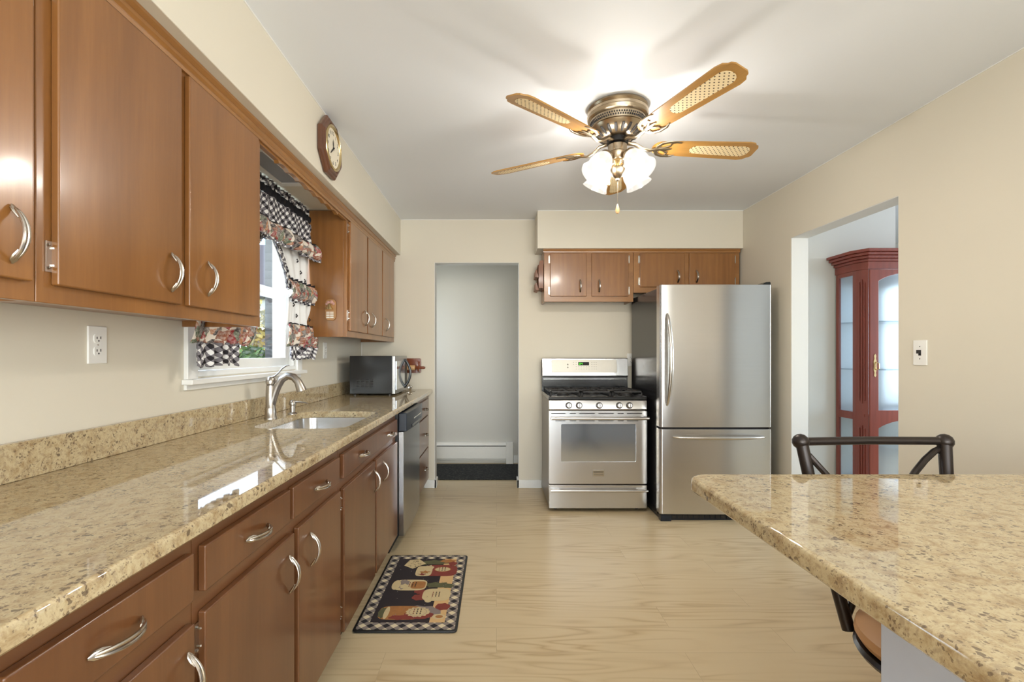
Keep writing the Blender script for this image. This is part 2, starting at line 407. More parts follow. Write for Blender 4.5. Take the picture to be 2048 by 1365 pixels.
def slab(outer, hole, z0, z1, r):
    n_ = len(outer); ar = sum(outer[i][0]*outer[(i+1) % n_][1]-outer[(i+1) % n_][0]*outer[i][1] for i in range(n_)); sg = 1 if ar > 0 else -1
    def inset(d):
        out_ = []
        for i in range(n_):
            p0, p1, p2 = Vector(outer[i-1]), Vector(outer[i]), Vector(outer[(i+1) % n_])
            a_, b_ = (p1-p0).normalized(), (p2-p1).normalized()
            na, nb = Vector((-a_.y, a_.x))*sg, Vector((-b_.y, b_.x))*sg; m_ = (na+nb).normalized()
            q = p1+m_*d/max(m_.dot(na), .3); out_.append((q.x, q.y))
        return out_
    prof = [(r*.5, z0), (0, z0+r*.5)]+[(r*(1-math.cos(t_*PI/8)), z1-r+r*math.sin(t_*PI/8)) for t_ in range(5)]
    rings = [[(x, y, z) for x, y in (inset(d) if d > 0 else outer)] for d, z in prof]
    mb = MB(); mb.loft(rings, cap=False)
    for z, lo in ((z0, 0), (z1, len(rings)-1)):
        top = [(p[0], p[1]) for p in rings[lo]]
        if hole:
            tri = tessellate_polygon([[Vector((p[0], p[1], 0)) for p in top], [Vector((p[0], p[1], 0)) for p in hole]])
            mb.add([(p[0], p[1], z) for p in top+list(hole)], [tuple(t_) for t_ in tri])
        else: mb.add([(p[0], p[1], z) for p in top], [tuple(range(n_))])
    if hole:
        mb.loft([[(x, y, z0) for x, y in hole], [(x, y, z1) for x, y in hole]], cap=False)
    o_ = mb
    return o_
def B(x0, x1, y0, y1, z0, z1): return MB().box(x0, x1, y0, y1, z0, z1)

# shared hardware
mb = MB(); L = .112
for sx in (-1, 1):
    pts = [(sx*.0042*max(0, 1-t*t)**.5, .004+.027*(1-t*t)**.75, t*L*.44) for t in [i/12-1 for i in range(25)]]
    mb.tube(pts, .0033, 8)
for sz in (-1, 1):
    mb.tube([(0, .018, sz*.030), (0, .012, sz*.040), (0, .0055, sz*.049), (0, .0025, sz*.056)], [.0045, .0085, .0075, .002], 10, .45)
PULL = mb.mesh('pull', M['pull'])
mb = MB(); mb.box(-.004, .012, 0, .0025, -.032, .032); mb.cyl((-.006, .005, -.016), (-.006, .005, .016), .0048, n=10)
for z in (-.024, .024): mb.ball((.006, .003, z), .0035, 8)
mb.cyl((-.006, .005, .016), (-.006, .005, .020), .006, n=10); mb.cyl((-.006, .005, -.020), (-.006, .005, -.016), .006, n=10)
HINGE = mb.mesh('hinge', M['chrome'])

# ---------------------------------------------------------------- the room shell
XL, XR, YB, ZC = -1.232, 2.10, 4.364, 2.44
floor = MB(); floor.box(-1.37, 5.2, -2.75, 5.5, -.12, 0)
struct(floor.build('floor', M['floor'], smooth=0))
struct(B(-1.37, 5.2, -2.9, 5.6, ZC, ZC+.12).build('ceiling', M['ceil'], smooth=0))
WY0, WY1, WZ0, WZ1 = 1.955, 2.935, 1.125, 2.07
T = -1.37
struct(MB().prism([(-2.75, -.1), (YB+.1, -.1), (YB+.1, ZC), (-2.75, ZC)], T, XL, 'YZ', [[(WY0, WZ0), (WY1, WZ0), (WY1, WZ1), (WY0, WZ1)]]).build('wall_left', M['wall'], smooth=0))
DX0, DX1, DZ = -.5636, .2045, 2.05
Yt = YB+.12
struct(MB().prism([(XL, -.1), (DX0, -.1), (DX0, DZ), (DX1, DZ), (DX1, -.1), (XR+.12, -.1), (XR+.12, ZC), (XL, ZC)], YB, Yt, 'XZ').build('wall_back', M['wall'], smooth=0))
OY0, OY1, OZ = 2.507, 3.423, 2.048
X2 = XR+.12
struct(MB().prism([(-2.75, -.1), (OY0, -.1), (OY0, OZ), (OY1, OZ), (OY1, -.1), (YB, -.1), (YB, ZC), (-2.75, ZC)], XR, X2, 'YZ').build('wall_right', M['wall'], smooth=0))
# wall behind the camera with the glazed patio door
mb = MB(); mb.box(T, -.95, -2.75, -2.63, -.1, ZC); mb.box(1.65, X2, -2.75, -2.63, -.1, ZC); mb.box(-.95, 1.65, -2.75, -2.63, 2.12, ZC)
struct(mb.build('wall_front', M['wall'], smooth=0))
mb = MB()
for x0, x1 in ((-.95, -.87), (.31, .39), (1.57, 1.65)): mb.box(x0, x1, -2.72, -2.66, .0, 2.12)
mb.box(-.95, 1.65, -2.72, -2.66, 2.04, 2.12); mb.box(-.95, 1.65, -2.72, -2.66, 0, .1)
d2 = struct(mb.build('door_1', M['white'], smooth=0))
B(-.87, .31, -2.695, -2.688, .1, 2.04).box(.39, 1.57, -2.695, -2.688, .1, 2.04).build('pane', M['glass'], d2, smooth=0)
# hall behind the doorway
mb = MB(); mb.box(-1.6, .8, 5.36, 5.48, -.1, ZC); mb.box(.62, .74, Yt, 5.36, -.1, ZC); mb.box(-1.37, -1.25, Yt, 5.36, -.1, 1.0); mb.box(-1.37, -1.25, Yt, 5.36, 2.1, ZC)
mb.box(-1.37, -1.25, Yt, 4.6, 1, 2.1); mb.box(-1.37, -1.25, 5.2, 5.36, 1, 2.1)
struct(mb.build('wall_hall', M['hallwall'], smooth=0))
# dining room beyond the right-hand opening
mb = MB(); mb.box(X2, 3.117, 3.75, 3.87, -.1, ZC); mb.box(3.0, 3.117, 3.87, 5.4, -.1, ZC); mb.box(3.117, 5.2, 5.28, 5.4, -.1, ZC)
mb.box(X2, 5.2, -.2, -.08, -.1, ZC); mb.box(5.08, 5.2, -.08, 1.2, -.1, ZC); mb.box(5.08, 5.2, 3.2, 5.28, -.1, ZC); mb.box(5.08, 5.2, 1.2, 3.2, -.1, .5); mb.box(5.08, 5.2, 1.2, 3.2, 2.2, ZC)
struct(mb.build('wall_dining', M['dining'], smooth=0))
mb = MB()
for y in (1.2, 2.15, 3.12): mb.box(5.1, 5.16, y, y+.08, .5, 2.2)
for z in (.5, 1.32, 2.12): mb.box(5.1, 5.16, 1.2, 3.2, z, z+.08)
wd = struct(mb.build('window_2', M['white'], smooth=0))
# white-painted reveal lining the two openings
mb = MB(); e = .004
mb.box(XR+.002, X2, OY1-e, OY1, 0, OZ); mb.box(XR+.002, X2, OY0, OY0+e, 0, OZ); mb.box(XR+.002, X2, OY0, OY1, OZ-e, OZ)
struct(mb.build('trim_1', M['dining'], smooth=0))
mb = MB(); mb.box(DX0, DX0+e, YB+.001, Yt, 0, DZ); mb.box(DX1-e, DX1, YB+.001, Yt, 0, DZ); mb.box(DX0, DX1, YB+.001, Yt, DZ-e, DZ)
struct(mb.build('trim_2', M['dining'], smooth=0))
# soffits
SX, SZ = -.872, 2.115
struct(B(XL, SX, -2.63, YB, SZ, ZC).build('trim_3', M['wall'], smooth=0, bevel=.003))
struct(B(.349, XR, 4.085, YB, 2.118, ZC).build('trim_4', M['wall'], smooth=0, bevel=.003))
# thin caulk line along the ceiling
mb = MB(); mb.box(SX, SX+.004, -2.6, YB, ZC-.004, ZC); mb.box(XR-.004, XR, -2.6, 4.085, ZC-.004, ZC); mb.box(SX, .349, YB-.004, YB, ZC-.004, ZC); mb.box(.349, XR, 4.081, 4.085, ZC-.004, ZC)
struct(mb.build('trim_5', M['white'], smooth=0))
# baseboards
def bboard(n, *bs):
    mb = MB()
    for b in bs: mb.box(*b)
    struct(mb.build(n, M['white'], bevel=.003, smooth=0))
bboard('baseboard_back', (-.655, DX0+.02, YB-.014, YB, 0, .075), (DX0, DX0+.018, YB-.014, Yt, 0, .075), (DX1-.018, .41, YB-.014, YB, 0, .075), (DX1-.018, DX1, YB-.014, Yt, 0, .075))
bboard('baseboard_right', (XR-.014, XR, 3.6, YB, 0, .08), (XR-.014, XR, -2.6, OY0, 0, .08))
bboard('baseboard_hall', (.19, .62, 5.345, 5.36, 0, .09))

# ---------------------------------------------------------------- sink window
mb = MB(); cw = .066; xo = XL+.018
mb.box(XL, xo, WY0-cw, WY0, WZ0-.03, WZ1+cw-.03); mb.box(XL, xo, WY1, WY1+cw, WZ0-.03, WZ1+cw-.03); mb.box(XL, xo, WY0, WY1, WZ1, WZ1+cw-.03)
mb.box(-1.36, XL, WY0, WY0+.02, WZ0, WZ1); mb.box(-1.36, XL, WY1-.02, WY1, WZ0, WZ1); mb.box(-1.36, XL, WY0, WY1, WZ1-.02, WZ1)
mb.box(-1.36, XL+.004, WY0, WY1, WZ0, WZ0+.022)
win = struct(mb.build('window_1', M['white'], bevel=.002, smooth=0))
B(XL, XL+.045, WY0-cw-.015, WY1+cw+.015, WZ0-.028, WZ0-.006).build('window_sill', M['white'], win, bevel=.004)
B(XL, XL+.012, WY0-cw, WY1+cw, WZ0-.05, WZ0-.028).build('window_apron', M['white'], win, bevel=.002)
def sash(x0, x1, z0, z1, st, rail_t, rail_b, name):
    mb = MB(); a0, a1 = WY0+.022, WY1-.022
    mb.box(x0, x1, a0, a0+st, z0, z1); mb.box(x0, x1, a1-st, a1, z0, z1)
    mb.box(x0, x1, a0+st, a1-st, z0, z0+rail_b); mb.box(x0, x1, a0+st, a1-st, z1-rail_t, z1)
    o = mb.build(name, M['white'], win, bevel=.002, smooth=0)
    xm = (x0+x1)/2
    B(xm-.002, xm+.002, a0+st, a1-st, z0+rail_b, z1-rail_t).build('pane', M['glass'], o, smooth=0)
sash(-1.292, -1.262, WZ0+.024, 1.592, .042, .045, .048, 'sash')
sash(-1.335, -1.305, 1.548, WZ1-.022, .042, .035, .045, 'sash')

# ---------------------------------------------------------------- cabinets
PL = {'n': 0}
def left_door(parent, y0, y1, z0, z1, x, mat, handle=None, hinge=None, pull_z=None, slab=.018):
    d = B(x-slab, x, y0, y1, z0, z1).build('door', mat, parent, bevel=.004)
    if handle is not None: inst('handle', PULL, d, (x, handle, pull_z), R_LDOOR)
    if hinge is not None:
        side, zs = hinge
        y = y0-.001 if side < 0 else y1+.001
        for z in zs:
            R = cols((0,-1,0), (1,0,0), (0,0,1)) if side < 0 else cols((0,1,0), (1,0,0), (0,0,-1))
            inst('hinge', HINGE, d, (x-.017, y, z), R)
    return d
FXU, DXU = -.932, -.914     # wall cabinets: face frame and door face
def wall_cab(y0, y1, zb, label, doors):
    t_ = thing('wall_cabinet', (XL, (y0+y1)/2, zb), label, 'cabinet', 'wooden wall cabinets above the counter')
    B(XL+.002, FXU-.02, y0+.016, y1-.016, zb+.022, 2.112).build('body', M['cabZ'], t_, bevel=.002)
    for ye in (y0+.001, y1-.016): B(XL+.002, FXU-.02, ye, ye+.015, zb, 2.112).build('side_panel', M['cabZ'], t_, bevel=.002)
    mb = MB(); z1 = 2.112
    edges = [y0]+[(doors[i][1]+doors[i+1][0])/2 for i in range(len(doors)-1)]+[y1]
    mb.box(FXU-.02, FXU, y0+.001, y1-.001, zb, z1)
    mb.build('face_frame', M['cabZ'], t_, bevel=.002)
    for (a0, a1, h, hz, hg) in doors:
        left_door(t_, a0, a1, 1.363, 2.05, DXU, M['cabZ'], h, hg, hz)
    return t_
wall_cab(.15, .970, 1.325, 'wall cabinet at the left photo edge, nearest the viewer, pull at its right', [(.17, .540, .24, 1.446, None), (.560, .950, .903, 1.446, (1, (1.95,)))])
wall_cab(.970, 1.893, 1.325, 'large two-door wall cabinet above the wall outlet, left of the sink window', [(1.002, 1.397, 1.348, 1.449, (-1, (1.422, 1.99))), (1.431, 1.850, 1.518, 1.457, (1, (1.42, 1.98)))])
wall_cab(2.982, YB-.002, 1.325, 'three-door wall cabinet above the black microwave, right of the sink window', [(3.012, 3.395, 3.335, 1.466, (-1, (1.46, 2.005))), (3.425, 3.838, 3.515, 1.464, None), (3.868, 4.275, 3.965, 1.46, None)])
# molding under the soffit (continuous)
mb = MB()
def mold_profile(x, z): return [(x, z), (x+.008, z), (x+.010, z+.010), (x+.007, z+.016), (x+.013, z+.024), (x+.013, z+.034), (x+.010, z+.038), (x+.020, z+.048), (x+.020, z+.057), (x, z+.057)]
mb.prism([(p[0], p[1]) for p in mold_profile(FXU+.001, 2.057)], .15, YB-.002, 'XZ')
struct(mb.build('trim_6', M['cabY'], smooth=30))
# scalloped board over the window
top, bot = [], []
y0, y1 = 1.893, 2.982
n = 132
for i in range(n+1):
    y = y0+(y1-y0)*i/n; e_ = min(y-y0, y1-y)
    z = 2.035+.011*abs(math.sin((y-y0-.16)/(y1-y0-.32)*PI*7)) if e_ > .16 else 2.048
    bot.append((y, z))
poly = [(y0+.001, 2.112)]+bot+[(y1-.001, 2.112)]
mb = MB(); mb.prism(poly, FXU-.02, FXU, 'YZ')
tag(mb.build('scalloped_board', M['cabY'], loc=(FXU, 2.44, 2.05)), 'long scalloped wooden board bridging the cabinets over the sink window', 'valance board')

# base cabinets
FXB, DXB, CB = -.618, -.60, .865
def draw_front(parent, y0, y1, z0, z1, pulls, name='drawer'):
    d = B(DXB-.018, DXB, y0, y1, z0, z1).build(name, M['lowZ'], parent, bevel=.004)
    for p in pulls: inst('handle', PULL, d, (DXB, p, (z0+z1)/2-.003), R_LDRAW)
def base_cab(y0, y1, label, hollow=False):
    t_ = thing('base_cabinet', (-.92, (y0+y1)/2, 0), label, 'cabinet', 'wooden base cabinets under the long counter')
    mb = MB()
    if hollow:
        mb.box(XL+.01, FXB-.02, y0+.001, y0+.018, .11, CB-.002); mb.box(XL+.01, FXB-.02, y1-.018, y1-.001, .11, CB-.002); mb.box(XL+.01, FXB-.02, y0+.018, y1-.018, .11, .13)
    else: mb.box(XL+.01, FXB-.02, y0+.001, y1-.001, .11, CB-.002)
    mb.build('body', M['lowY'], t_)
    B(FXB-.02, FXB, y0+.001, y1-.001, .11, CB-.002).build('face_frame', M['lowY'], t_)
    B(-1.1, -.675, y0+.001, y1-.001, 0, .11).build('toe_kick', M['darkgap'], t_)
    return t_
ZD0, ZD1, ZW0, ZW1 = .728, .824, .118, .688
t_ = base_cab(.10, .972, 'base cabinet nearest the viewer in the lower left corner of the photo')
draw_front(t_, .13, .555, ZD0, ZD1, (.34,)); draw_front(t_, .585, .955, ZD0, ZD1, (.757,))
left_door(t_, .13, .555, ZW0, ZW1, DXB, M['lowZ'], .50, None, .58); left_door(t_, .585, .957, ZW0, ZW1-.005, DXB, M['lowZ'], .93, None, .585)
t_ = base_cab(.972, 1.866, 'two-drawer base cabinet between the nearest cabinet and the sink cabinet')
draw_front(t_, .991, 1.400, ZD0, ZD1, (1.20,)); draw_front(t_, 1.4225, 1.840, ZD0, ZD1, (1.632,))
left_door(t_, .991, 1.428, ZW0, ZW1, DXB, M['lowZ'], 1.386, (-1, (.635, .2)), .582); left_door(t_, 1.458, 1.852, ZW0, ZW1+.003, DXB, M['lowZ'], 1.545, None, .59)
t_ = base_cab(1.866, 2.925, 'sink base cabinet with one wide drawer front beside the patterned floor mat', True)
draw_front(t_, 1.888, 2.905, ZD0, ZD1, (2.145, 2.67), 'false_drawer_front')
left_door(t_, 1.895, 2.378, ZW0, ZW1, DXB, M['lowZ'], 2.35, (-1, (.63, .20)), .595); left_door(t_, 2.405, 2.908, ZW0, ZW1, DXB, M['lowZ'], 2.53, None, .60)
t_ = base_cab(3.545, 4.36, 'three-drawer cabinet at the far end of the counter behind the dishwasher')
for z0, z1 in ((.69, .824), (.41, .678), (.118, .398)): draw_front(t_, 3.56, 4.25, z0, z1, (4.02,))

# ---------------------------------------------------------------- countertop with backsplash, sink, faucet, soap pump
ct = thing('countertop', (-.9, 2, .865), 'long speckled granite counter along the left wall with sink cut-out', 'countertop')
hole = rrect(-1.075, -.655, 2.065, 2.675, .085, 10)
outer = [(XL+.002, .05), (-.577, .05)]+arc(-.597, YB-.03, .02, 0, PI/2, 6)+[(-.60, YB-.002), (XL+.002, YB-.002)]
slab(outer, hole, .865, .898, .009).build('slab', M['granite'], ct)
B(XL+.002, XL+.022, .05, YB-.002, .8985, .995).build('backsplash', M['granite'], ct, bevel=.002)
sk = thing('sink', (-.865, 2.37, .864), 'undermount stainless steel sink bowl set into the granite counter', 'sink')
mb = MB(); rings = []
for dz, ins, r in ((0, -.018, .09), (0, 0.0, .085), (-.02, .001, .085), (-.13, .012, .08), (-.165, .03, .07), (-.175, .07, .05)):
    rings.append([(x, y, .8635+dz) for x, y in rrect(-1.075+ins, -.655-ins, 2.065+ins, 2.675-ins, max(r, .03), 10)])
mb.loft(rings, cap=False); k = len(mb.v)-len(rings[-1]); mb.f.append(tuple(range(k, len(mb.v)))); mb.mi.append(0)
o = mb.build('bowl', M['steel'], sk); sm = o.modifiers.new('solid', 'SOLIDIFY'); sm.thickness = .0015; sm.offset = 1
MB().lathe([(.045, 0), (.045, .004), (.03, .004), (.028, .001), (.01, .001)], (-.87, 2.37, .690), n=24).build('drain', M['chrome'], sk)

fx, fy, z0 = -1.12, 2.38, .898
fa = thing('faucet', (fx, fy, z0), 'brushed nickel single-lever kitchen faucet rising behind the sink', 'faucet')
MB().lathe([(.031, 0), (.031, .006), (.027, .012), (.0255, .05), (.0255, .054), (.0235, .058), (.023, .12), (.021, .16), (.021, .166)], (fx, fy, z0)).build('body', M['faucet'], fa)
pts = [(fx+.004, fy, z0+.06), (fx+.016, fy, z0+.11), (fx+.034, fy, z0+.16), (fx+.056, fy, z0+.196), (fx+.085, fy, z0+.212), (fx+.113, fy, z0+.207), (fx+.136, fy, z0+.183), (fx+.150, fy, z0+.150), (fx+.154, fy, z0+.136)]
MB().tube(pts, [.018, .019, .019, .0185, .018, .018, .019, .023, .024], 18).build('spout', M['faucet'], fa)
mb = MB(); mb.lathe([(.016, .166), (.021, .170), (.023, .182), (.021, .198), (.014, .207), (.004, .210)], (fx, fy, z0))
mb.tube([(fx+.005, fy, z0+.206), (fx+.022, fy, z0+.212), (fx+.040, fy, z0+.228), (fx+.058, fy, z0+.250), (fx+.078, fy, z0+.263), (fx+.092, fy, z0+.264)], [.008, .006, .0055, .006, .0065, .004], 12, .6)
mb.build('lever', M['faucet'], fa)
sp_ = thing('soap_dispenser', (-1.09, 2.565, .898), 'small brushed nickel soap pump on the counter right of the faucet', 'soap dispenser')
MB().lathe([(.024, 0), (.024, .004), (.014, .010), (.013, .045)], (-1.09, 2.565, .898)).build('base', M['faucet'], sp_)
mb = MB(); mb.lathe([(.017, .046), (.018, .055), (.016, .068), (.012, .073), (.003, .075)], (-1.09, 2.565, .898))
mb.tube([(-1.085, 2.565, .960), (-1.055, 2.565, .962), (-1.02, 2.565, .958), (-1.008, 2.565, .952)], [.006, .005, .0045, .004], 10); mb.build('pump_head', M['faucet'], sp_)

# ---------------------------------------------------------------- dishwasher
dw = thing('dishwasher', (-.9, 3.235, 0), 'stainless dishwasher with dark control strip under the counter', 'dishwasher')
B(-1.19, -.60, 2.93, 3.54, .10, .862).build('body', M['blackmatte'], dw)
outl = [(-.599, 2.932), (-.567, 2.932)]+[(-.567+.010*math.sin(PI*i/12), 2.932+.606*i/12) for i in range(1, 12)]+[(-.567, 3.538), (-.599, 3.538)]
MB().prism(outl, .105, .742, 'XY').build('door', M['steelZ'], dw, smooth=30, bevel=.003)
outl = [(-.599, 2.930), (-.548, 2.930)]+[(-.548+.014*math.sin(PI*i/12), 2.930+.61*i/12) for i in range(1, 12)]+[(-.548, 3.540), (-.599, 3.540)]
cpn = MB().prism(outl, .744, .858, 'XY').build('control_strip', M['navy'], dw, smooth=30, bevel=.006)
for i in range(6): B(-.535, -.5325, 3.12+.05*i, 3.14+.05*i, .80, .806).build('button', M['paneltan'], cpn)
B(-.545, -.5335, 3.05, 3.42, .755, .772).build('latch_recess', M['black'], cpn, bevel=.003)
B(-1.1, -.655, 2.932, 3.538, 0, .10).build('toe_kick', M['darkgap'], dw)

# ---------------------------------------------------------------- microwave and what hangs behind it
mw = thing('microwave', (-.95, 3.93, .898), 'black countertop microwave with steel front at the far end of the counter', 'microwave')
my0, my1, mz0, mz1 = 3.69, 4.18, .909, 1.203
B(-1.13, -.802, my0, my1, mz0, mz1).build('case', M['black'], mw, bevel=.004)
mb = MB()
for i in range(4):
    for j in range(5): mb.box(-1.075+.035*i, -1.052+.035*i, my0-.0015, my0+.001, .965+.013*j, .970+.013*j)
mb.build('side_vents', M['iron'], mw)
fr = B(-.802, -.780, my0-.002, my1+.002, mz0, mz1).build('front_frame', M['steelZ'], mw, bevel=.003)
B(-.781, -.775, my0+.035, my1-.125, mz0+.03, mz1-.04).build('door_window', M['ovenglass'], fr, bevel=.002)
B(-.781, -.777, my1-.115, my1-.01, mz0+.02, mz1-.03).build('keypad', M['blackmatte'], fr, bevel=.002)
mb = MB(); pts = [(-.779+.050*math.sin(PI*i/12)**.8, my1-.118, mz0+.03+.235*i/12) for i in range(13)]
mb.tube(pts, .0065, 10, 1.6); mb.build('handle', M['black'], fr)
for x in (-1.1, -.83):
    for y in (my0+.04, my1-.04): MB().cyl((x, y, .8985), (x, y, mz0), .012).build('foot', M['blackmatte'], mw)

rk = thing('rolling_pin_rack', (-.83, YB, 1.12), 'small reddish wooden wall rack cradling a rolling pin beside the doorway', 'rack')
MB().prism(rrect(-.93, -.684, 1.045, 1.178, .012, 4), YB-.012, YB-.001, 'XZ').build('back_board', M['redwood'], rk, bevel=.002)
for x in (-.925, -.708):
    MB().prism([(YB-.012, 1.05), (YB-.012, 1.15), (YB-.03, 1.145), (YB-.036, 1.11), (YB-.075, 1.112), (YB-.085, 1.10), (YB-.078, 1.068), (YB-.05, 1.05)], x, x+.016, 'YZ').build('bracket', M['redwood'], rk, bevel=.002)
rp = thing('rolling_pin', (-.815, YB-.055, 1.095), 'pale wooden rolling pin with dark red handles resting in the wall rack', 'rolling pin')
MB().lathe([(.020, 0), (.0225, .005), (.0225, .165), (.020, .17)], (-.900, YB-.06, 1.095), (1,0,0), 20).build('roller', M['palewood'], rp)
for s_ in (-1, 1):
    MB().lathe([(.007, 0), (.0115, .01), (.009, .024), (.0125, .055), (.012, .078), (.006, .088)], (-.815+s_*.088, YB-.06, 1.095), (s_, 0, 0), 14).build('handle', M['redwood'], rp)
# little metal stopper and its wire on the counter
st = thing('sink_stopper', (-.765, 4.27, .898), 'small silver sink stopper tipped over on the counter beside the microwave', 'stopper')
mb = MB(); mb.lathe([(.022, 0), (.024, .004), (.020, .009), (.007, .013), (.006, .026), (.010, .030), (.004, .036)], (-.775, 4.27, .921), (.7, -.6, .25), 16); mb.build('body', M['chrome'], st)
MB().tube([(-.79, 4.275, .902), (-.80, 4.22, .900), (-.78, 4.13, .9), (-.745, 4.06, .9), (-.70, 4.10, .9), (-.71, 4.2, .9)], .0016, 6).build('wire', M['chrome'], st)
# cable under the far cabinet
tag(MB().tube([(-1.222, 4.352, 1.323), (-1.223, 4.353, 1.22), (-1.222, 4.352, 1.10), (-1.218, 4.35, .998)], .0025, 8).build('power_cord', M['whiteplastic'], loc=(-1.222, 4.352, 1.0)), 'thin pale cord hanging in the wall corner behind the microwave', 'cord')

# ---------------------------------------------------------------- outlets and switch
def outlet(loc, R, label, plugged=False):
    t_ = thing('wall_outlet', loc, label, 'outlet', 'white duplex wall outlets')
    def part(mb, nm, mt, bev=0):
        me = mb.mesh(nm, mt); o = inst(nm, me, t_, loc, R)
        if bev: b = o.modifiers.new('bevel', 'BEVEL'); b.width = bev; b.segments = 2
        return o
    part(MB().box(-.035, .035, 0, .006, -.0575, .0575), 'cover_plate', M['whiteplastic'], .002)
    for sz in (-1, 1):
        r_ = part(MB().prism([(x, z+sz*.0195) for x, z in rrect(-.0165, .0165, -.014, .014, .008, 5)], .005, .0085, 'XZ'), 'receptacle', M['whiteplastic'])
        mb = MB(); z = sz*.0195
        mb.box(-.008, -.0055, .0083, .0092, z-.001, z+.007); mb.box(.0055, .008, .0083, .0092, z-.001, z+.006); mb.ball((0, .0085, z-.007), .0028, 8, (1, .3, 1))
        part(mb, 'slots', M['ink'])
    part(MB().ball((0, .006, 0), .003, 8, (1, .5, 1)), 'screw', M['chrome'])
    if plugged:
        pass
RL = cols((0,-1,0), (1,0,0), (0,0,1)); RB = cols((-1,0,0), (0,-1,0), (0,0,1)); RR = cols((0,1,0), (-1,0,0), (0,0,1))
outlet((XL, 1.477, 1.247), RL, 'white duplex outlet on the wall under the large left cabinet')
outlet((XL, 3.44, 1.243), RL, 'white duplex outlet on the wall between window and microwave')
outlet((1.222, YB, 1.165), RB, 'white outlet on the back wall between range and refrigerator')
sw = thing('light_switch', (XR, 2.375, 1.225), 'white toggle light switch plate on the right wall beside the opening', 'light switch')
for nm, mbx, mt, bv in (('cover_plate', MB().box(-.038, .038, 0, .006, -.062, .062), M['whiteplastic'], .002), ('toggle', MB().box(-.005, .005, .004, .02, -.004, .014), M['ink'], .001), ('toggle_slot', MB().box(-.0075, .0075, .005, .0066, -.014, .014), M['ink'], 0)):
    o = inst(nm, mbx.mesh(nm, mt), sw, (XR, 2.375, 1.225), RR)
    if bv: b = o.modifiers.new('bevel', 'BEVEL'); b.width = bv; b.segments = 2
for z in (-.03, .03): inst('screw', MB().ball((0, .006, z), .003, 8, (1, .5, 1)).mesh('screw', M['ink']), sw, (XR, 2.375, 1.225), RR)

# ---------------------------------------------------------------- wall clock on the soffit
cy, cz, cx = 2.47, 2.277, SX
ck = thing('wall_clock', (cx, cy, cz), 'octagonal walnut wall clock with gold rim hung on the soffit', 'clock')
def octa(r): return [(cy+r*math.cos(PI/8+PI/4*i), cz+r*math.sin(PI/8+PI/4*i)) for i in range(8)]
mb = MB(); rings = []
for r, x in ((.150, 0), (.156, .008), (.156, .020), (.148, .026), (.142, .026), (.136, .034), (.126, .036), (.118, .030), (.112, .026)):
    rings.append([(cx+.001+x, p[0], p[1]) for p in octa(r*1.0)])
mb.loft(rings); mb.build('case', M['walnut'], ck, smooth=0, bevel=.002)
MB().lathe([(.110, .022), (.116, .030), (.113, .038), (.105, .041), (.099, .036), (.097, .030)], (cx, cy, cz), (1,0,0), 48, cap=False).build('rim', M['brass'], ck)
dial = MB().lathe([(.099, .026), (.099, .031)], (cx, cy, cz), (1,0,0), 48).build('dial', M['clockface'], ck)
def text_mb(items, mat, name, parent):
    """items: (string, size, matrix)"""
    bmx = bmesh.new()
    for s_, size, mx_ in items:
        cu = bpy.data.curves.new('t', 'FONT'); cu.body = s_; cu.size = size; cu.align_x = 'CENTER'; cu.align_y = 'CENTER'; cu.extrude = .0004
        to = bpy.data.objects.new('t', cu); C.objects.link(to)
        bpy.context.view_layer.update()
        me = bpy.data.meshes.new_from_object(to.evaluated_get(bpy.context.evaluated_depsgraph_get()))
        me.transform(mx_); bmx.from_mesh(me)
        bpy.data.objects.remove(to); bpy.data.curves.remove(cu); bpy.data.meshes.remove(me)
    me = bpy.data.meshes.new(name)
    off = root_loc(parent); bmesh.ops.translate(bmx, verts=bmx.verts, vec=-off); bmx.to_mesh(me); bmx.free()
    me.materials.append(mat); o = bpy.data.objects.new(name, me); C.objects.link(o); o.parent = parent; return o
# reading frame on the soffit face: right = +Y seen from the room means text x axis -> +Y, up -> +Z, normal +X
def onleft(y, z, x): return Matrix.Translation((x, y, z)) @ cols((0,1,0), (0,0,1), (1,0,0)).to_4x4()
items = []
for h in range(1, 13):
    an = PI/2-h*PI/6; items.append((str(h), .026, onleft(cy+.076*math.cos(an), cz+.076*math.sin(an), cx+.0315)))
text_mb(items, M['ink'], 'numerals', dial)
def hand(an, ln, wd):
    d = Vector((0, math.cos(an), math.sin(an))); p = Vector((0, -math.sin(an), math.cos(an))); c = Vector((cx+.034, cy, cz))
    return MB().add([c-d*.012+p*wd*.4, c+d*ln*.45+p*wd, c+d*ln, c+d*ln*.45-p*wd, c-d*.012-p*wd*.4,
                     c-d*.012+p*wd*.4+Vector((.001,0,0)), c+d*ln*.45+p*wd+Vector((.001,0,0)), c+d*ln+Vector((.001,0,0)), c+d*ln*.45-p*wd+Vector((.001,0,0)), c-d*.012-p*wd*.4+Vector((.001,0,0))],
                    [(0,1,2,3,4), (9,8,7,6,5), (0,5,6,1), (1,6,7,2), (2,7,8,3), (3,8,9,4), (4,9,5,0)]) if False else (d, p, c)
for an, ln, wd in ((PI/2+.12, .045, .005), (PI+.75, .062, .004)):
    d, p, c = hand(an, ln, wd); mb = MB(); e1 = Vector((.001, 0, 0))
    q = [c-d*.012+p*wd*.4, c+d*ln*.55+p*wd, c+d*ln, c+d*ln*.55-p*wd, c-d*.012-p*wd*.4]
    mb.loft([q, [x+e1 for x in q]]); mb.build('clock_hand', M['ink'], dial)
MB().ball((cx+.035, cy, cz), .005, 8).build('pivot', M['ink'], dial)

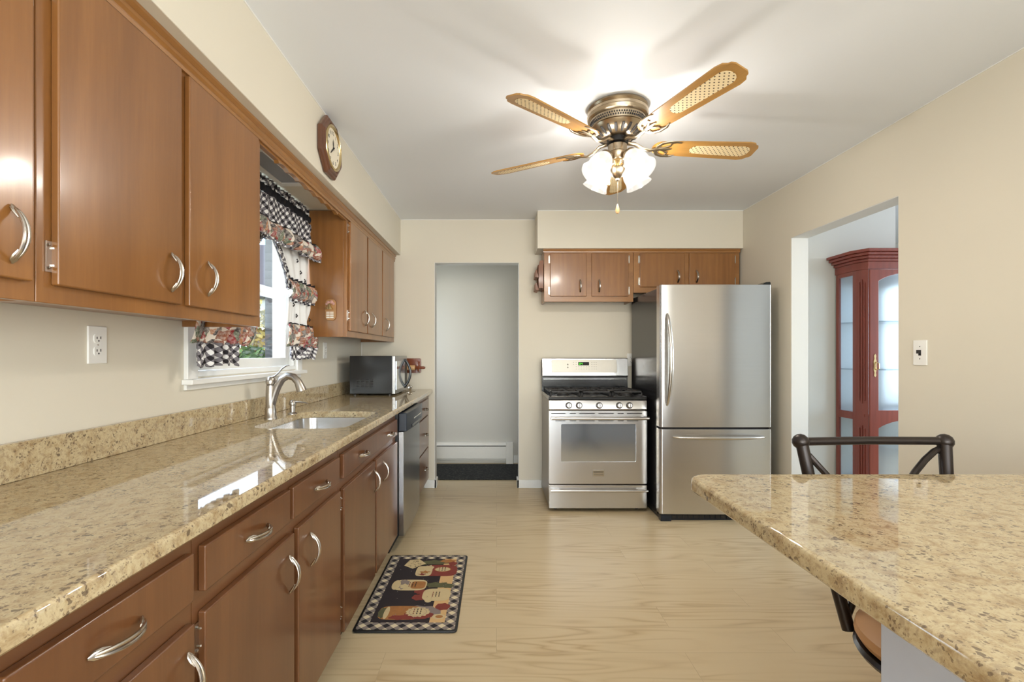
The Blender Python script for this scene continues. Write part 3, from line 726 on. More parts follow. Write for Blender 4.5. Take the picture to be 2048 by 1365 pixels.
# ---------------------------------------------------------------- alcove light panel and hook over the window
al = thing('ceiling_vent', (-1.065, 2.36, SZ), 'flat white framed panel on the alcove ceiling above the sink window', 'vent')
mb = MB(); mb.prism([(-1.135, 2.05), (-.995, 2.05), (-.995, 2.52), (-1.135, 2.52)], SZ-.016, SZ-.001, 'XY', [[(-1.11, 2.09), (-1.02, 2.09), (-1.02, 2.48), (-1.11, 2.48)]]); mb.build('frame', M['white'], al, bevel=.002)
mb = MB(); mb.box(-1.11, -1.02, 2.09, 2.48, SZ-.010, SZ-.002); mb.build('panel', plain('grey_mesh_panel', (150, 152, 156), .6), al)
hk = MB(); hk.cyl((-.985, 2.60, SZ-.001), (-.985, 2.60, SZ-.014), .004)
hk.tube([(-.985, 2.60+.012*math.sin(a_), SZ-.026+.012*math.cos(a_)) for a_ in [i*1.6*PI/14 for i in range(15)]], .002, 8)
tag(hk.build('cup_hook', M['chrome'], loc=(-.985, 2.6, SZ)), 'tiny metal cup hook screwed into the alcove ceiling above the curtains', 'hook')
# ---------------------------------------------------------------- curtains
def sheet(name, parent, mats, zs, ya, yb, X, amp, waves, nu=90, phase=0, ruf=0, flare=None, bottom=0, thick=.0015, uvs=(1, 1)):
    """cloth hanging from zs[0] to zs[-1]; ya(z), yb(z) its edges."""
    me = bpy.data.meshes.new(name); off = root_loc(parent); vs_, fs_, uv_ = [], [], []
    nz = len(zs)
    for i, z in enumerate(zs):
        t2 = i/(nz-1)
        for j in range(nu+1):
            u_ = j/nu; y = ya(z)+(yb(z)-ya(z))*u_
            A = amp*(flare(t2) if flare else 1)
            x = X+A*(math.sin(u_*waves*2*PI+phase)+.4*math.sin(u_*waves*2*PI*2.3+1.3+phase))
            if ruf: x += ruf*math.sin(PI*t2)**.7
            zz = z-(bottom*t2*(math.sin(u_*waves*2*PI+phase)*.5)) + .004*math.sin(u_*37+i*.7)
            vs_.append((x-off.x, y-off.y, zz-off.z)); uv_.append((u_*(yb(z)-ya(z))*uvs[0]*1.25, z*uvs[1]))
    for i in range(nz-1):
        for j in range(nu): a_ = i*(nu+1)+j; fs_.append((a_, a_+1, a_+nu+2, a_+nu+1))
    me.from_pydata(vs_, [], fs_); uvl = me.uv_layers.new(name='uv')
    for lp in me.loops: uvl.data[lp.index].uv = uv_[lp.vertex_index]
    me.polygons.foreach_set('use_smooth', [True]*len(me.polygons)); me.materials.append(mats)
    o = bpy.data.objects.new(name, me); C.objects.link(o); o.parent = parent
    s_ = o.modifiers.new('solid', 'SOLIDIFY'); s_.thickness = thick; return o
def lerp(a_, b_, t2): return a_+(b_-a_)*max(0, min(1, t2))
def span(z0, z1, n): return [z0+(z1-z0)*i/n for i in range(n+1)]
cr = thing('curtain_valance', (-1.17, 2.44, 2.06), 'black and white gingham curtain valance with ruffled print edge above the sink', 'curtain')
MB().cyl((-1.185, 1.86, 2.045), (-1.185, 2.978, 2.045), .007).build('curtain_rod', M['white'], cr)
f0 = lambda z: 1.86
sheet('header_frill', cr, M['gingham'], span(2.108, 2.068, 4), f0, lambda z: 2.972, -1.160, .009, 26, 200, ruf=0)
sheet('rod_pocket', cr, M['blackband'], span(2.070, 2.022, 4), f0, lambda z: 2.973, -1.158, .006, 20, 160, ruf=.008)
sheet('gingham_panel', cr, M['gingham'], span(2.024, 1.862, 10), f0, lambda z: lerp(2.974, 3.03, (2.02-z)/.16), -1.152, .010, 13, 160, flare=lambda t: .5+t)
sheet('piping', cr, M['blackband'], span(1.886, 1.872, 3), f0, lambda z: 3.035, -1.128, .016, 9, 160, ruf=.006)
sheet('print_ruffle', cr, M['floral'], span(1.878, 1.800, 8), f0, lambda z: lerp(3.035, 3.07, (1.88-z)/.08), -1.122, .018, 9, 160, ruf=.022, bottom=.02)
sheet('print_hem', cr, M['gingham'], span(1.804, 1.788, 3), f0, lambda z: 3.075, -1.116, .020, 9, 160, bottom=.004)
def side_panel(sgn, label):
    mid = 2.44
    def Y(y): return y if sgn > 0 else 2*mid-y
    t_ = thing('tied_curtain', (-1.17, Y(2.85), 1.6), label, 'curtain', 'white tie-back curtains at the sink window')
    def mk(name, mat, zs, inner, outer_, X, amp, wv, ruf=0, bottom=0, nu=70, ph=0):
        if sgn > 0: return sheet(name, t_, mat, zs, inner, outer_, X, amp, wv, nu, ph, ruf, bottom=bottom)
        return sheet(name, t_, mat, zs, lambda z: Y(outer_(z)), lambda z: Y(inner(z)), X, amp, wv, nu, ph, ruf, bottom=bottom)
    inn = lambda z: lerp(2.66, 2.46, ((z-1.60)/.25)**1.5 if z > 1.6 else 0)
    out = lambda z: lerp(2.955, 2.985, (z-1.6)/.3)
    mk('upper_panel', M['cotton'], span(2.02, 1.585, 14), inn, out, -1.175, .009, 3.4)
    mk('edge_ruffle', M['gingham'], span(1.90, 1.585, 40), lambda z: inn(z)-.012+.008*math.sin(z*170), lambda z: inn(z)+.022+.008*math.sin(z*150+1), -1.158, .008, 1.5, nu=8)
    mk('edge_piping', M['blackband'], span(1.90, 1.585, 30), lambda z: inn(z)+.020+.006*math.sin(z*150), lambda z: inn(z)+.026+.006*math.sin(z*150), -1.150, .003, 1, nu=4)
    mk('tie_band', M['floral'], span(1.632, 1.530, 8), lambda z: 2.645, lambda z: 3.035-.10*abs(1.57-z), -1.150, .009, 6, ruf=.026, bottom=.006)
    mk('tie_piping', M['blackband'], span(1.640, 1.628, 2), lambda z: 2.65, lambda z: 3.025, -1.142, .010, 6)
    mk('tie_hem', M['gingham'], span(1.533, 1.515, 2), lambda z: 2.65, lambda z: 3.03, -1.146, .012, 6)
    lin_ = lambda z: lerp(2.68, 2.655, (1.53-z)/.15)
    lout = lambda z: lerp(2.985, 3.045, (1.53-z)/.2)
    mk('lower_panel', M['cotton'], span(1.535, 1.375, 10), lin_, lout, -1.168, .012, 3.2)
    mk('lower_piping', M['blackband'], span(1.392, 1.381, 2), lambda z: 2.645, lambda z: 3.05, -1.150, .012, 5)
    lw = (lambda z: lerp(2.64, 2.60, (1.39-z)/.15)) if sgn > 0 else (lambda z: lerp(2.56, 2.66, (1.36-z)/.12))
    mk('print_border', M['floral'], span(1.384, 1.262, 8), lw, lambda z: lerp(3.05, 3.10, (1.39-z)/.15), -1.150, .016, 5, ruf=.01, bottom=.01)
    mk('gingham_hem', M['gingham'], span(1.264, 1.192 if sgn > 0 else 1.175, 5), lambda z: 2.665 if sgn > 0 else 2.74, lambda z: lerp(3.09, 3.02, (1.26-z)/.07) if sgn > 0 else 3.05, -1.148, .018, 5, bottom=.016)
    # little printed berry sprigs
    mb = MB()
    for (y, z) in ((2.79, 1.76), (2.84, 1.70), (2.80, 1.83), (2.74, 1.50), (2.97, 1.43), (2.9, 1.66), (2.78, 1.44)):
        for k_ in range(3): mb.ball((-1.157+.0, Y(y)+.008*math.cos(k_*2.1), z+.008*math.sin(k_*2.1)), .0055, 8, (.6, 1, 1))
    mb.build('sprig_print', M['ink'], t_)
side_panel(1, 'tied white curtain with print ruffles at the right of the sink window')
side_panel(-1, 'tied curtain at the left of the sink window, its print hem below the cabinet')

# ---------------------------------------------------------------- bell plaque on the cabinet side
bx, bz, by = -1.029, 1.492, 2.982
bp = thing('bell_plaque', (bx, by, bz), 'small ceramic bell plaque hung on the cabinet side by the curtain', 'plaque')
MB().prism([(bx+x, bz+z) for x, z in rrect(-.033, .033, -.066, .066, .024, 6)], by-.010, by-.001, 'XZ').build('base', plain('glazed_tan', (176, 128, 78), .35, 0, .2, 40), bp, bevel=.003)
MB().lathe([(.026, 0), (.024, .006), (.015, .018), (.010, .032), (.003, .038)], (bx-.006, by-.014, bz+.002), (0,0,1), 16).build('bell', M['brass'], bp)
mb = MB()
for x, z, r in ((-.012, .045, .011), (.008, .048, .012), (-.022, .036, .008), (.02, .038, .009)): mb.ball((bx+x, by-.013, bz+z), r, 10, (1, .5, 1))
mb.build('flower', plain('dusty_rose', (186, 140, 128), .6), bp)
mb = MB()
for r_ in range(4):
    for k_ in range(2): mb.box(bx-.024+.023*k_, bx-.004+.024*k_, by-.0125, by-.009, bz-.018-.011*r_, bz-.012-.011*r_)
mb.build('lettering', M['cream'], bp)

# ---------------------------------------------------------------- back-wall cabinets
YF = 4.115; YD = 4.098
def back_cab(x0, x1, zb, label, doors):
    t_ = thing('wall_cabinet', ((x0+x1)/2, YB, zb), label, 'cabinet', 'wooden wall cabinets over the range and refrigerator')
    B(x0+.016, x1-.016, YF+.018, YB-.002, zb+.022, 2.112).build('body', M['cabZ'], t_)
    for xe in (x0+.001, x1-.016): B(xe, xe+.015, YF+.018, YB-.002, zb, 2.112).build('side_panel', M['cabZ'], t_)
    B(x0+.001, x1-.001, YF, YF+.018, zb, 2.112).build('face_frame', M['cabX'], t_, bevel=.002)
    for a0, a1, z0, z1, hx, hz, sd in doors:
        d = B(a0, a1, YD, YF-.0005, z0, z1).build('door', M['cabZ'], t_, bevel=.004)
        inst('handle', PULL, d, (hx, YD, hz), R_BDOOR)
        x = a0-.001 if sd < 0 else a1+.001
        for z in (z0+.05, z1-.05):
            R = cols((-1,0,0), (0,-1,0), (0,0,1)) if sd < 0 else cols((1,0,0), (0,-1,0), (0,0,-1))
            inst('hinge', HINGE, d, (x, YD+.016, z), R)
back_cab(.407, 1.174, 1.666, 'two-door wall cabinet hanging directly above the range', [(.458, .770, 1.711, 2.079, .714, 1.80, -1), (.814, 1.128, 1.711, 2.079, .876, 1.80, 1)])
back_cab(1.174, 2.083, 1.743, 'shorter two-door wall cabinet partly hidden behind the refrigerator top', [(1.2265, 1.609, 1.79, 2.079, 1.548, 1.88, -1), (1.647, 2.037, 1.79, 2.079, 1.708, 1.88, 1)])
mb = MB(); mb.prism([(YF-p[0]+FXU, p[1]) for p in [(q[0]-.001, q[1]+.004) for q in mold_profile(FXU+.001, 2.084)][:6]]+[(YF-.020, 2.1175), (YF, 2.1175)], .400, 2.085, 'YZ')
struct(mb.build('trim_7', M['cabX'], smooth=30))
# wooden rack on the cabinet's left side
wr = thing('wooden_rack', (.38, 4.2, 1.87), 'small brown wooden rack hung on the left side of the range cabinet', 'rack')
MB().prism([(.404, 1.785), (.362, 1.785), (.363, 1.84), (.360, 1.86), (.366, 1.88), (.360, 1.92), (.362, 1.97), (.372, 2.02), (.404, 2.025)], 4.125, 4.136, 'XZ').build('side_panel', M['cedar'], wr, bevel=.001)
MB().prism([(.404, 1.785), (.362, 1.785), (.363, 1.84), (.360, 1.86), (.366, 1.88), (.360, 1.92), (.362, 1.97), (.372, 2.02), (.404, 2.025)], 4.325, 4.336, 'XZ').build('side_panel', M['cedar'], wr, bevel=.001)
B(.398, .404, 4.136, 4.325, 1.775, 2.0).build('back_panel', M['cedar'], wr)
for z in (1.785, 1.895):
    B(.362, .398, 4.136, 4.325, z, z+.008).build('shelf', M['cedar'], wr)
    MB().prism([(.334, z-.01), (.362, z-.018), (.366, z-.01), (.346, z+.05), (.338, z+.05)], 4.14, 4.322, 'XZ').build('front_rail', M['cedar'], wr, bevel=.002)

# ---------------------------------------------------------------- gas range
rg = thing('gas_range', (.78, 4.0, 0), 'freestanding stainless gas range against the back wall', 'range')
RX0, RX1, RF = .402, 1.160, 3.69
B(RX0+.004, RX1-.004, RF+.045, 4.29, .03, .885).build('body', plain('range_side_grey', (122, 112, 100), .3, .6), rg, bevel=.003)
for x in (RX0+.06, RX1-.06):
    for y in (RF+.09, 4.22): MB().cyl((x, y, 0), (x, y, .03), .016).build('foot', M['blackmatte'], rg)
ctp = MB().prism([(RF+.012, .862), (RF+.006, .872), (RF+.012, .889), (RF+.04, .893), (4.235, .893), (4.235, .862)], RX0, RX1, 'YZ').build('cooktop', M['black'], rg, bevel=.003)
for bxx, byy, r in ((.53, 3.83, .045), (1.03, 3.83, .05), (.53, 4.07, .04), (1.03, 4.07, .035), (.78, 3.95, .055)):
    MB().lathe([(r*1.2, 0), (r*1.2, .004), (r, .006), (r, .014), (r*.7, .02)], (bxx, byy, .893)).build('burner', M['iron'], ctp)
for gx0, gx1 in ((.42, .655), (.665, .895), (.905, 1.142)):
    mb = MB(); y0, y1 = RF+.055, 4.215; zt = .918; h = .009
    for x in (gx0, gx1-.012): mb.box(x, x+.012, y0, y1, zt, zt+h)
    for y in (y0, (y0+y1)/2-.006, y1-.012): mb.box(gx0, gx1, y, y+.012, zt, zt+h)
    xm = (gx0+gx1)/2
    for yy in (y0+(y1-y0)*.25, y0+(y1-y0)*.75):
        for k_ in range(8):
            an = k_*PI/4+.2; mb.tube([(xm+.03*math.cos(an), yy+.03*math.sin(an), zt+.010), (xm+.105*math.cos(an), yy+.105*math.sin(an), zt+.006)], .0045, 6)
    for x in (gx0+.006, gx1-.006):
        for y in (y0+.01, y1-.01): mb.cyl((x, y, .893), (x, y, zt), .006, n=8)
    mb.build('grate', M['iron'], ctp)
kp = MB().prism([(RF+.045, .785), (RF+.004, .785), (RF-.002, .795), (RF+.006, .852), (RF+.012, .861), (RF+.045, .861)], RX0+.002, RX1-.002, 'YZ').build('knob_panel', M['steel'], rg, bevel=.003)
for x in (.5555, .635, .79, .944, 1.022):
    k_ = MB().lathe([(.022, 0), (.022, .006), (.019, .010), (.018, .022), (.015, .026)], (x, RF+.002, .822), (0, -1, .1), 22).build('knob', M['chrome'], kp)
    MB().lathe([(.0255, 0), (.0255, .003)], (x, RF+.002, .822), (0, -1, .1), 22).build('knob_shadow_ring', M['iron'], k_)  # dark ring added as the shadow edge that sets off each knob
    B(x-.003, x+.003, RF-.034, RF-.022, .806, .839).build('knob_grip', M['steelZ'], k_, bevel=.001)
dr = MB().prism([(x, z) for x, z in rrect(RX0+.002, RX1-.002, .219, .779, .006, 3)], RF, RF+.043, 'XZ', [rrect(.497, 1.073, .388, .678, .01, 3)]).build('oven_door', M['steel'], rg, bevel=.002)
MB().prism([(.49, RF+.004), (1.08, RF+.004), (1.08, RF+.03), (.49, RF+.03)], .38, .685, 'XY').build('oven_window', M['ovenglass'], dr)
mb = MB()
for xx0, xx1 in ((.42, .53), (.563, .61), (.637, .755), (.783, .90), (.932, .978), (1.003, 1.118)):
    mb.box(xx0, xx1, RF-.001, RF+.002, .758, .763)
for xx0, xx1 in ((.453, .53), (.563, .61), (.637, .755), (.783, .90), (.932, .978), (1.003, 1.09)):
    mb.box(xx0, xx1, RF-.001, RF+.002, .702, .706)
mb.build('vent_slots', M['ink'], dr)
mb = MB(); mb.tube([(RX0+.016, RF-.044, .728), (RX1+.0, RF-.044, .728)], .013, 16); 
for x in (RX0+.035, RX1-.035): mb.cyl((x, RF-.044, .728), (x, RF, .728), .010)
mb.build('handle', M['steel'], dr)
bd = B(.738, .826, RF-.004, RF, .278, .326).build('badge', M['chrome'], dr, bevel=.003)
mb = MB()
for z in (.291, .304, .315): mb.box(.746, .818, RF-.0048, RF-.0035, z-.0012, z+.0012)
mb.build('badge_lines', M['iron'], bd)
dd = B(RX0+.002, RX1-.002, RF, RF+.043, .03, .208).build('storage_drawer', M['steel'], rg, bevel=.003)
mb = MB(); mb.tube([(RX0+.012, RF-.03, .172), (RX1-.004, RF-.03, .172)], .010, 14)
for x in (RX0+.05, RX1-.05): mb.box(x-.03, x+.03, RF-.03, RF, .172, .185)
mb.build('handle', M['steel'], dd)
bgd = B(RX0+.0, RX1-.0, 4.245, 4.30, .885, 1.17).build('backguard', M['black'], rg, bevel=.003)
hd = MB().prism([(4.30, 1.018), (4.225, 1.018), (4.219, 1.028), (4.236, 1.178), (4.246, 1.184), (4.30, 1.184)], RX0, RX1-.002, 'YZ').build('control_head', M['steel'], bgd, bevel=.004)
def onhead(x, z): return 4.219+(z-1.028)*(.017/.15)
cpx = MB(); zA, zB = 1.055, 1.165
cpx.prism([(onhead(0, zA)-.003, zA), (onhead(0, zB)-.003, zB), (onhead(0, zB)+.004, zB), (onhead(0, zA)+.004, zA)], .485, 1.06, 'YZ')
pn = cpx.build('control_panel', M['paneltan'], rg, bevel=.003)
zA, zB = 1.118, 1.146
MB().prism([(onhead(0, zA)-.005, zA), (onhead(0, zB)-.005, zB), (onhead(0, zB), zB), (onhead(0, zA), zA)], .720, .815, 'YZ').build('display', M['ink'], pn)
mb = MB()
def seg7(ch, x, z, w_=.011, h_=.017, tk=.0026):
    S = {'0': 'abcdef', '4': 'bcfg'}[ch]; y = onhead(0, z)-.0062
    bx_ = {'a': (0, w_, h_-tk, h_), 'g': (0, w_, h_/2-tk/2, h_/2+tk/2), 'd': (0, w_, 0, tk), 'f': (0, tk, h_/2, h_), 'b': (w_-tk, w_, h_/2, h_), 'e': (0, tk, 0, h_/2), 'c': (w_-tk, w_, 0, h_/2)}
    for c_ in S:
        a0, a1, b0, b1 = bx_[c_]; mb.box(x+a0, x+a1, y, y+.003, z-h_/2+b0, z-h_/2+b1)
seg7('0', .728, 1.132); seg7('4', .745, 1.132)
mb.build('digits', M['digits'], pn)
mb = MB()
for r_, z in enumerate((1.143, 1.126, 1.106, 1.086)):
    xs = [.675, .698]+[.836, .856, .874] if r_ < 2 else [.698+.0225*i for i in range(6)]+[.836, .856, .874]
    for x in xs: mb.box(x, x+.007, onhead(0, z)-.0045, onhead(0, z)-.002, z-.002, z+.002)
for z in (1.125, 1.10): mb.cyl((.627, onhead(0, z)-.004, z), (.627, onhead(0, z), z), .007)
mb.build('printed_symbols', plain('button_grey', (150, 144, 134), .5), pn)
B(RX0+.012, RX1-.014, 4.238, 4.246, .995, .999).build('trim_line', M['steel'], bgd)

# ---------------------------------------------------------------- refrigerator
fg = thing('refrigerator', (1.595, 3.9, 0), 'tall stainless bottom-freezer refrigerator with black sides', 'refrigerator')
FX0, FX1, FF = 1.187, 2.003, 3.48
B(FX0+.006, FX1-.006, FF+.088, 4.24, .03, 1.705).build('cabinet', M['fridgeside'], fg, bevel=.004)
def fdoor(z0, z1, nm):
    r = .022; pr = [(FX0, FF+.082), (FX0, FF+r)]+arc(FX0+r, FF+r, r, PI, 1.5*PI, 6)[1:]
    n_ = 10
    pr += [(FX0+r+(FX1-FX0-2*r)*i/n_, FF-.006*math.sin(PI*i/n_)) for i in range(1, n_)]
    pr += arc(FX1-r, FF+r, r, -PI/2, 0, 6)+[(FX1, FF+.082)]
    return MB().prism(pr, z0, z1, 'XY').build(nm, M['steel'], fg, bevel=.003, smooth=30)
d1 = fdoor(.686, 1.722, 'refrigerator_door'); d2_ = fdoor(.055, .672, 'freezer_drawer')
mb = MB(); pts = []
for i in range(25):
    s_ = i/24; pts.append((FX0+.048+.012*math.sin(PI*s_), FF-.008-.052*math.sin(PI*s_)**.6, .845+.665*s_))
mb.tube(pts, [.006+.012*math.sin(PI*i/24)**.45 for i in range(25)], 14, .8); mb.build('handle', M['chrome'], d1)
mb = MB(); pts = []
for i in range(25):
    s_ = i/24; pts.append((FX0+.09+.67*s_, FF-.01-.045*math.sin(PI*s_)**.6, .617))
mb.tube(pts, [.005+.011*math.sin(PI*i/24)**.45 for i in range(25)], 14, .9); mb.build('handle', M['chrome'], d2_)
B(FX0+.012, FX1-.012, FF+.03, FF+.088, .672, .686).build('gasket', M['ink'], fg)
kk = B(FX0+.02, FX1-.02, FF+.04, 4.2, 0, .05).build('kick_plate', M['navy'], fg)
mb = MB()
for i in range(16): mb.box(FX0+.10+.04*i, FX0+.13+.04*i, FF+.036, FF+.041, .012, .036)
mb.build('grille', M['iron'], kk)
B(FX0+.008, FX0+.085, FF+.012, FF+.06, .0, .048).build('foot', M['navy'], fg, bevel=.003)
MB().prism([(FX1-.095, 1.705), (FX1-.03, 1.745), (FX1+.0, 1.747), (FX1+.004, 1.735), (FX1+.002, 1.722), (FX1-.02, 1.705)], FF+.03, FF+.14, 'XZ').build('hinge_cover', M['black'], fg, bevel=.003)

# ---------------------------------------------------------------- patterned floor mat
mx0, mx1, my0_, my1_ = -.632, -.172, 2.09, 2.884
mt = thing('floor_mat', ((mx0+mx1)/2, (my0_+my1_)/2, 0), 'black cushioned kitchen mat printed with jars and a gingham border', 'mat')
MB().prism(rrect(mx0, mx1, my0_, my1_, .02, 5), .001, .010, 'XY').build('backing', M['blackmatte'], mt, bevel=.004)
mb = MB()
mats = [M['blackmatte'], gingham('mat_gingham', .05, PI/4, 'Object', (218, 202, 166), (134, 122, 112)), M['creamprint'], M['redprint'], M['amberprint'], M['oliveprint'], M['peachprint'], M['greyprint'], M['mauveprint']]
ix0, ix1, iy0, iy1 = mx0+.012, mx1-.012, my0_+.014, my1_-.012
bw = .055
mb.cur = 1; mb.prism(rrect(ix0, ix1, iy0, iy1, .012, 4), .0100, .0104, 'XY')
jx0, jx1, jy0, jy1 = ix0+bw*.9, ix1-bw*.9, iy0+bw, iy1-bw*.8
mb.cur = 8; mb.box(jx0, jx1, jy0, jy1, .0104, .0107)
mb.cur = 6; mb.box(jx1-.07, jx1, jy0, jy1, .0107, .0109)
lay = [.0109]
def shp(ci, cx_, cy_, rx, ry, n_=16, jag=0, sq=0):
    mb.cur = ci; lay[0] += .00004; pts_ = []
    for i in range(n_):
        a_ = 2*PI*i/n_; r_ = 1+jag*math.sin(i*2.7)
        c_, s_ = math.cos(a_), math.sin(a_)
        if sq: c_ = math.copysign(abs(c_)**sq, c_); s_ = math.copysign(abs(s_)**sq, s_)
        pts_.append((jx0+cx_+rx*c_*r_, jy0+cy_+ry*s_*r_))
    mb.prism(pts_, lay[0], lay[0]+.0001, 'XY')
W_, H_ = jx1-jx0, jy1-jy0
# jars lie with their lids to the left, counters of the print towards the right; y runs away from the viewer
shp(7, W_*.62, H_*.13, .10, .055, 18, .1)
shp(4, W_*.36, H_*.12, .10, .060, 24, 0, .5); shp(5, W_*.12, H_*.12, .022, .045, 16, .15); shp(2, W_*.17, H_*.12, .012, .055); shp(3, W_*.40, H_*.06, .06, .02, 14, .2)
shp(4, W_*.33, H_*.16, .03, .02, 12, .2); shp(3, W_*.62, H_*.09, .07, .035, 18, .1); shp(2, W_*.60, H_*.13, .055, .042, 30, .12); shp(7, W_*.60, H_*.13, .042, .033, 24); shp(2, W_*.60, H_*.13, .040, .031, 24)
shp(2, W_*.90, H_*.07, .03, .022, 14, .1); shp(4, W_*.91, H_*.07, .018, .013, 10); shp(3, W_*.93, H_*.20, .036, .032, 14, .1)
shp(3, W_*.55, H_*.33, .035, .03, 14, .1); shp(3, W_*.64, H_*.40, .035, .03, 14, .1); shp(3, W_*.54, H_*.42, .03, .026, 14, .1)
shp(2, W_*.80, H_*.37, .070, .062, 24, 0, .6); shp(2, W_*.70, H_*.30, .02, .03)
shp(5, W_*.78, H_*.52, .075, .028, 18, .2); shp(5, W_*.95, H_*.5, .03, .02, 12, .2)
shp(2, W_*.36, H_*.52, .085, .058, 24, 0, .5); shp(7, W_*.24, H_*.53, .030, .050, 16, .2); shp(2, W_*.14, H_*.52, .022, .052, 16); shp(2, W_*.27, H_*.50, .022, .024, 12, .2); shp(4, W_*.48, H_*.52, .038, .040, 20, 0, .5); shp(7, W_*.26, H_*.57, .024, .016, 10, .3)
shp(3, W_*.76, H_*.77, .095, .068, 24, 0, .5); shp(2, W_*.50, H_*.76, .045, .062, 20, 0, .5); shp(2, W_*.57, H_*.82, .026, .03, 14, .2); shp(4, W_*.52, H_*.74, .028, .014, 12, .4); shp(3, W_*.49, H_*.70, .02, .012, 10, .4)
shp(4, W_*.80, H_*.79, .046, .030, 20); shp(2, W_*.80, H_*.79, .042, .026, 20)
shp(5, W_*.66, H_*.925, .075, .030, 18, .2); shp(4, W_*.86, H_*.95, .045, .022, 14, .2); shp(3, W_*.95, H_*.90, .025, .025, 12, .15); shp(5, W_*.45, H_*.90, .03, .02, 12, .2)
# pot holder
mb.cur = 2; lay[0] += .0001
mb.prism([(jx0+.045, jy0+H_*.86), (jx0+.065, jy0+H_*.97), (jx0+.12, jy0+H_*.985), (jx0+.165, jy0+H_*.90), (jx0+.10, jy0+H_*.80)], lay[0], lay[0]+.0001, 'XY')
random.seed(3)
for i in range(26):
    u_, v_ = random.random(), random.random(); shp(5 if i % 2 else 8, .062+.075*u_, H_*(.835+.12*v_), .003, .003, 6)
# handwritten strokes on the jar labels
for cx_, cy_ in ((W_*.60, H_*.13), (W_*.80, H_*.37), (W_*.80, H_*.79), (W_*.40, H_*.52)):
    for k_ in range(3):
        for q_ in range(3): shp(8 if k_ else 3, cx_-.018+.016*k_, cy_-.018+.018*q_, .0028, .007, 6)
for i in range(30):
    u_, v_ = random.random(), random.random(); shp(7, W_*u_*.9+.01, H_*v_*.95+.01, .002, .003, 6)
ob = mb.build('printed_top', mats, mt, smooth=0)
# ---------------------------------------------------------------- hall: heater and mat
ht = thing('baseboard_heater', (-.4, 5.33, 0), 'long white baseboard heater on the wall beyond the doorway', 'heater')
MB().prism([(5.359, .235), (5.335, .235), (5.305, .215), (5.300, .205), (5.308, .205), (5.322, .212), (5.345, .214), (5.345, .03), (5.359, .03)], -1.1, .105, 'YZ').build('back_panel', M['cream'], ht, bevel=.001)
B(-1.1, .105, 5.296, 5.302, .062, .195).build('front_cover', M['cream'], ht, bevel=.001)
B(-1.1, .10, 5.304, 5.343, .09, .16).build('fins', M['iron'], ht)
B(-1.1, .104, 5.2975, 5.302, .1975, .2045).build('air_slot', M['ink'], ht)
B(.105, .185, 5.292, 5.359, .0, .24).build('end_cap', M['cream'], ht, bevel=.003)
tag(MB().prism(rrect(-1.1, .55, 4.63, 5.27, .015, 4), .001, .009, 'XY').build('door_mat', M['hallmat'], loc=(-.2, 4.95, 0)), 'black flecked mat on the floor just beyond the doorway', 'mat')

# ---------------------------------------------------------------- peninsula and chair
pc = thing('peninsula', (1.3, .5, 0), 'granite-topped peninsula with grey-blue base in the right foreground', 'peninsula')
px0, pyb = .505, 1.290
top = [(px0, -.7)]+[(XR-.002, -.7), (XR-.002, pyb)]+arc(px0+.055, pyb-.055, .055, PI/2, PI, 8)
slab(top, None, .862, .898, .010).build('slab', M['granite'], pc)
B(.64, XR-.01, -.62, .80, 0, .862).build('base', M['island'], pc, bevel=.002)

ch = thing('chair', (1.135, 1.175, 0), 'dark metal chair with crossed back and round tan leather seat behind the peninsula', 'chair')
scx, scy = 1.135, 1.175
MB().lathe([(.185, 0), (.200, .006), (.210, .022), (.206, .040), (.185, .052), (.10, .060), (.02, .062)], (scx, scy, .466), n=40).build('seat', M['leather'], ch)
MB().lathe([(.185, 0), (.206, 0), (.212, .010), (.206, .020), (.185, .020)], (scx, scy, .445), n=40, cap=True).build('seat_ring', M['bronze'], ch)
yt, zt_ = 1.474, .950
mb = MB()
MB().tube([(.934, yt, zt_), (1.155, yt+.02, zt_), (1.376, yt, zt_+.002)], .0125, 14).build('top_rail', M['bronze'], ch)
for s_, x0_, x1_ in ((-1, .934, .983), (1, 1.376, 1.295)):
    mb = MB(); mb.tube([(x0_, yt, zt_+.012), (x0_+(x1_-x0_)*.25, yt-.03, .82), (x0_+(x1_-x0_)*.6, yt-.08, .63), (x1_, yt-.135, .448)], [.0175, .0165, .0165, .0165], 14)
    mb.ball((x0_, yt, zt_), .024, 14); mb.build('back_post', M['bronze'], ch)
    # cross brace from this post's top to the opposite side below
    ox = 1.295 if s_ < 0 else .983
    pts = [(x0_+(ox-x0_)*q, yt+.006*s_-.13*q, zt_-.018-(.46)*q**(1.0 if s_ < 0 else 1.62)) for q in [i/10 for i in range(11)]]
    MB().tube(pts, .0095, 10).build('cross_brace', M['bronze'], ch)
MB().cyl((scx, scy, .06), (scx, scy, .447), .028, .024, 20).build('pedestal', M['bronze'], ch)
for k_ in range(4):
    an = PI/4+k_*PI/2; c_, s_ = math.cos(an), math.sin(an)
    MB().tube([(scx+c_*.02, scy+s_*.02, .13), (scx+c_*.10, scy+s_*.10, .10), (scx+c_*.20, scy+s_*.20, .04), (scx+c_*.235, scy+s_*.235, .012)], [.016, .014, .012, .012], 12).build('leg', M['bronze'], ch)

# ---------------------------------------------------------------- china cabinet in the dining room
cc = thing('china_cabinet', (3.15, 3.6, 0), 'tall cherry china cabinet with glass panels standing in the dining room', 'china cabinet')
yb_, yf_, xl_, xr_ = 3.742, 3.45, 2.637, 3.70
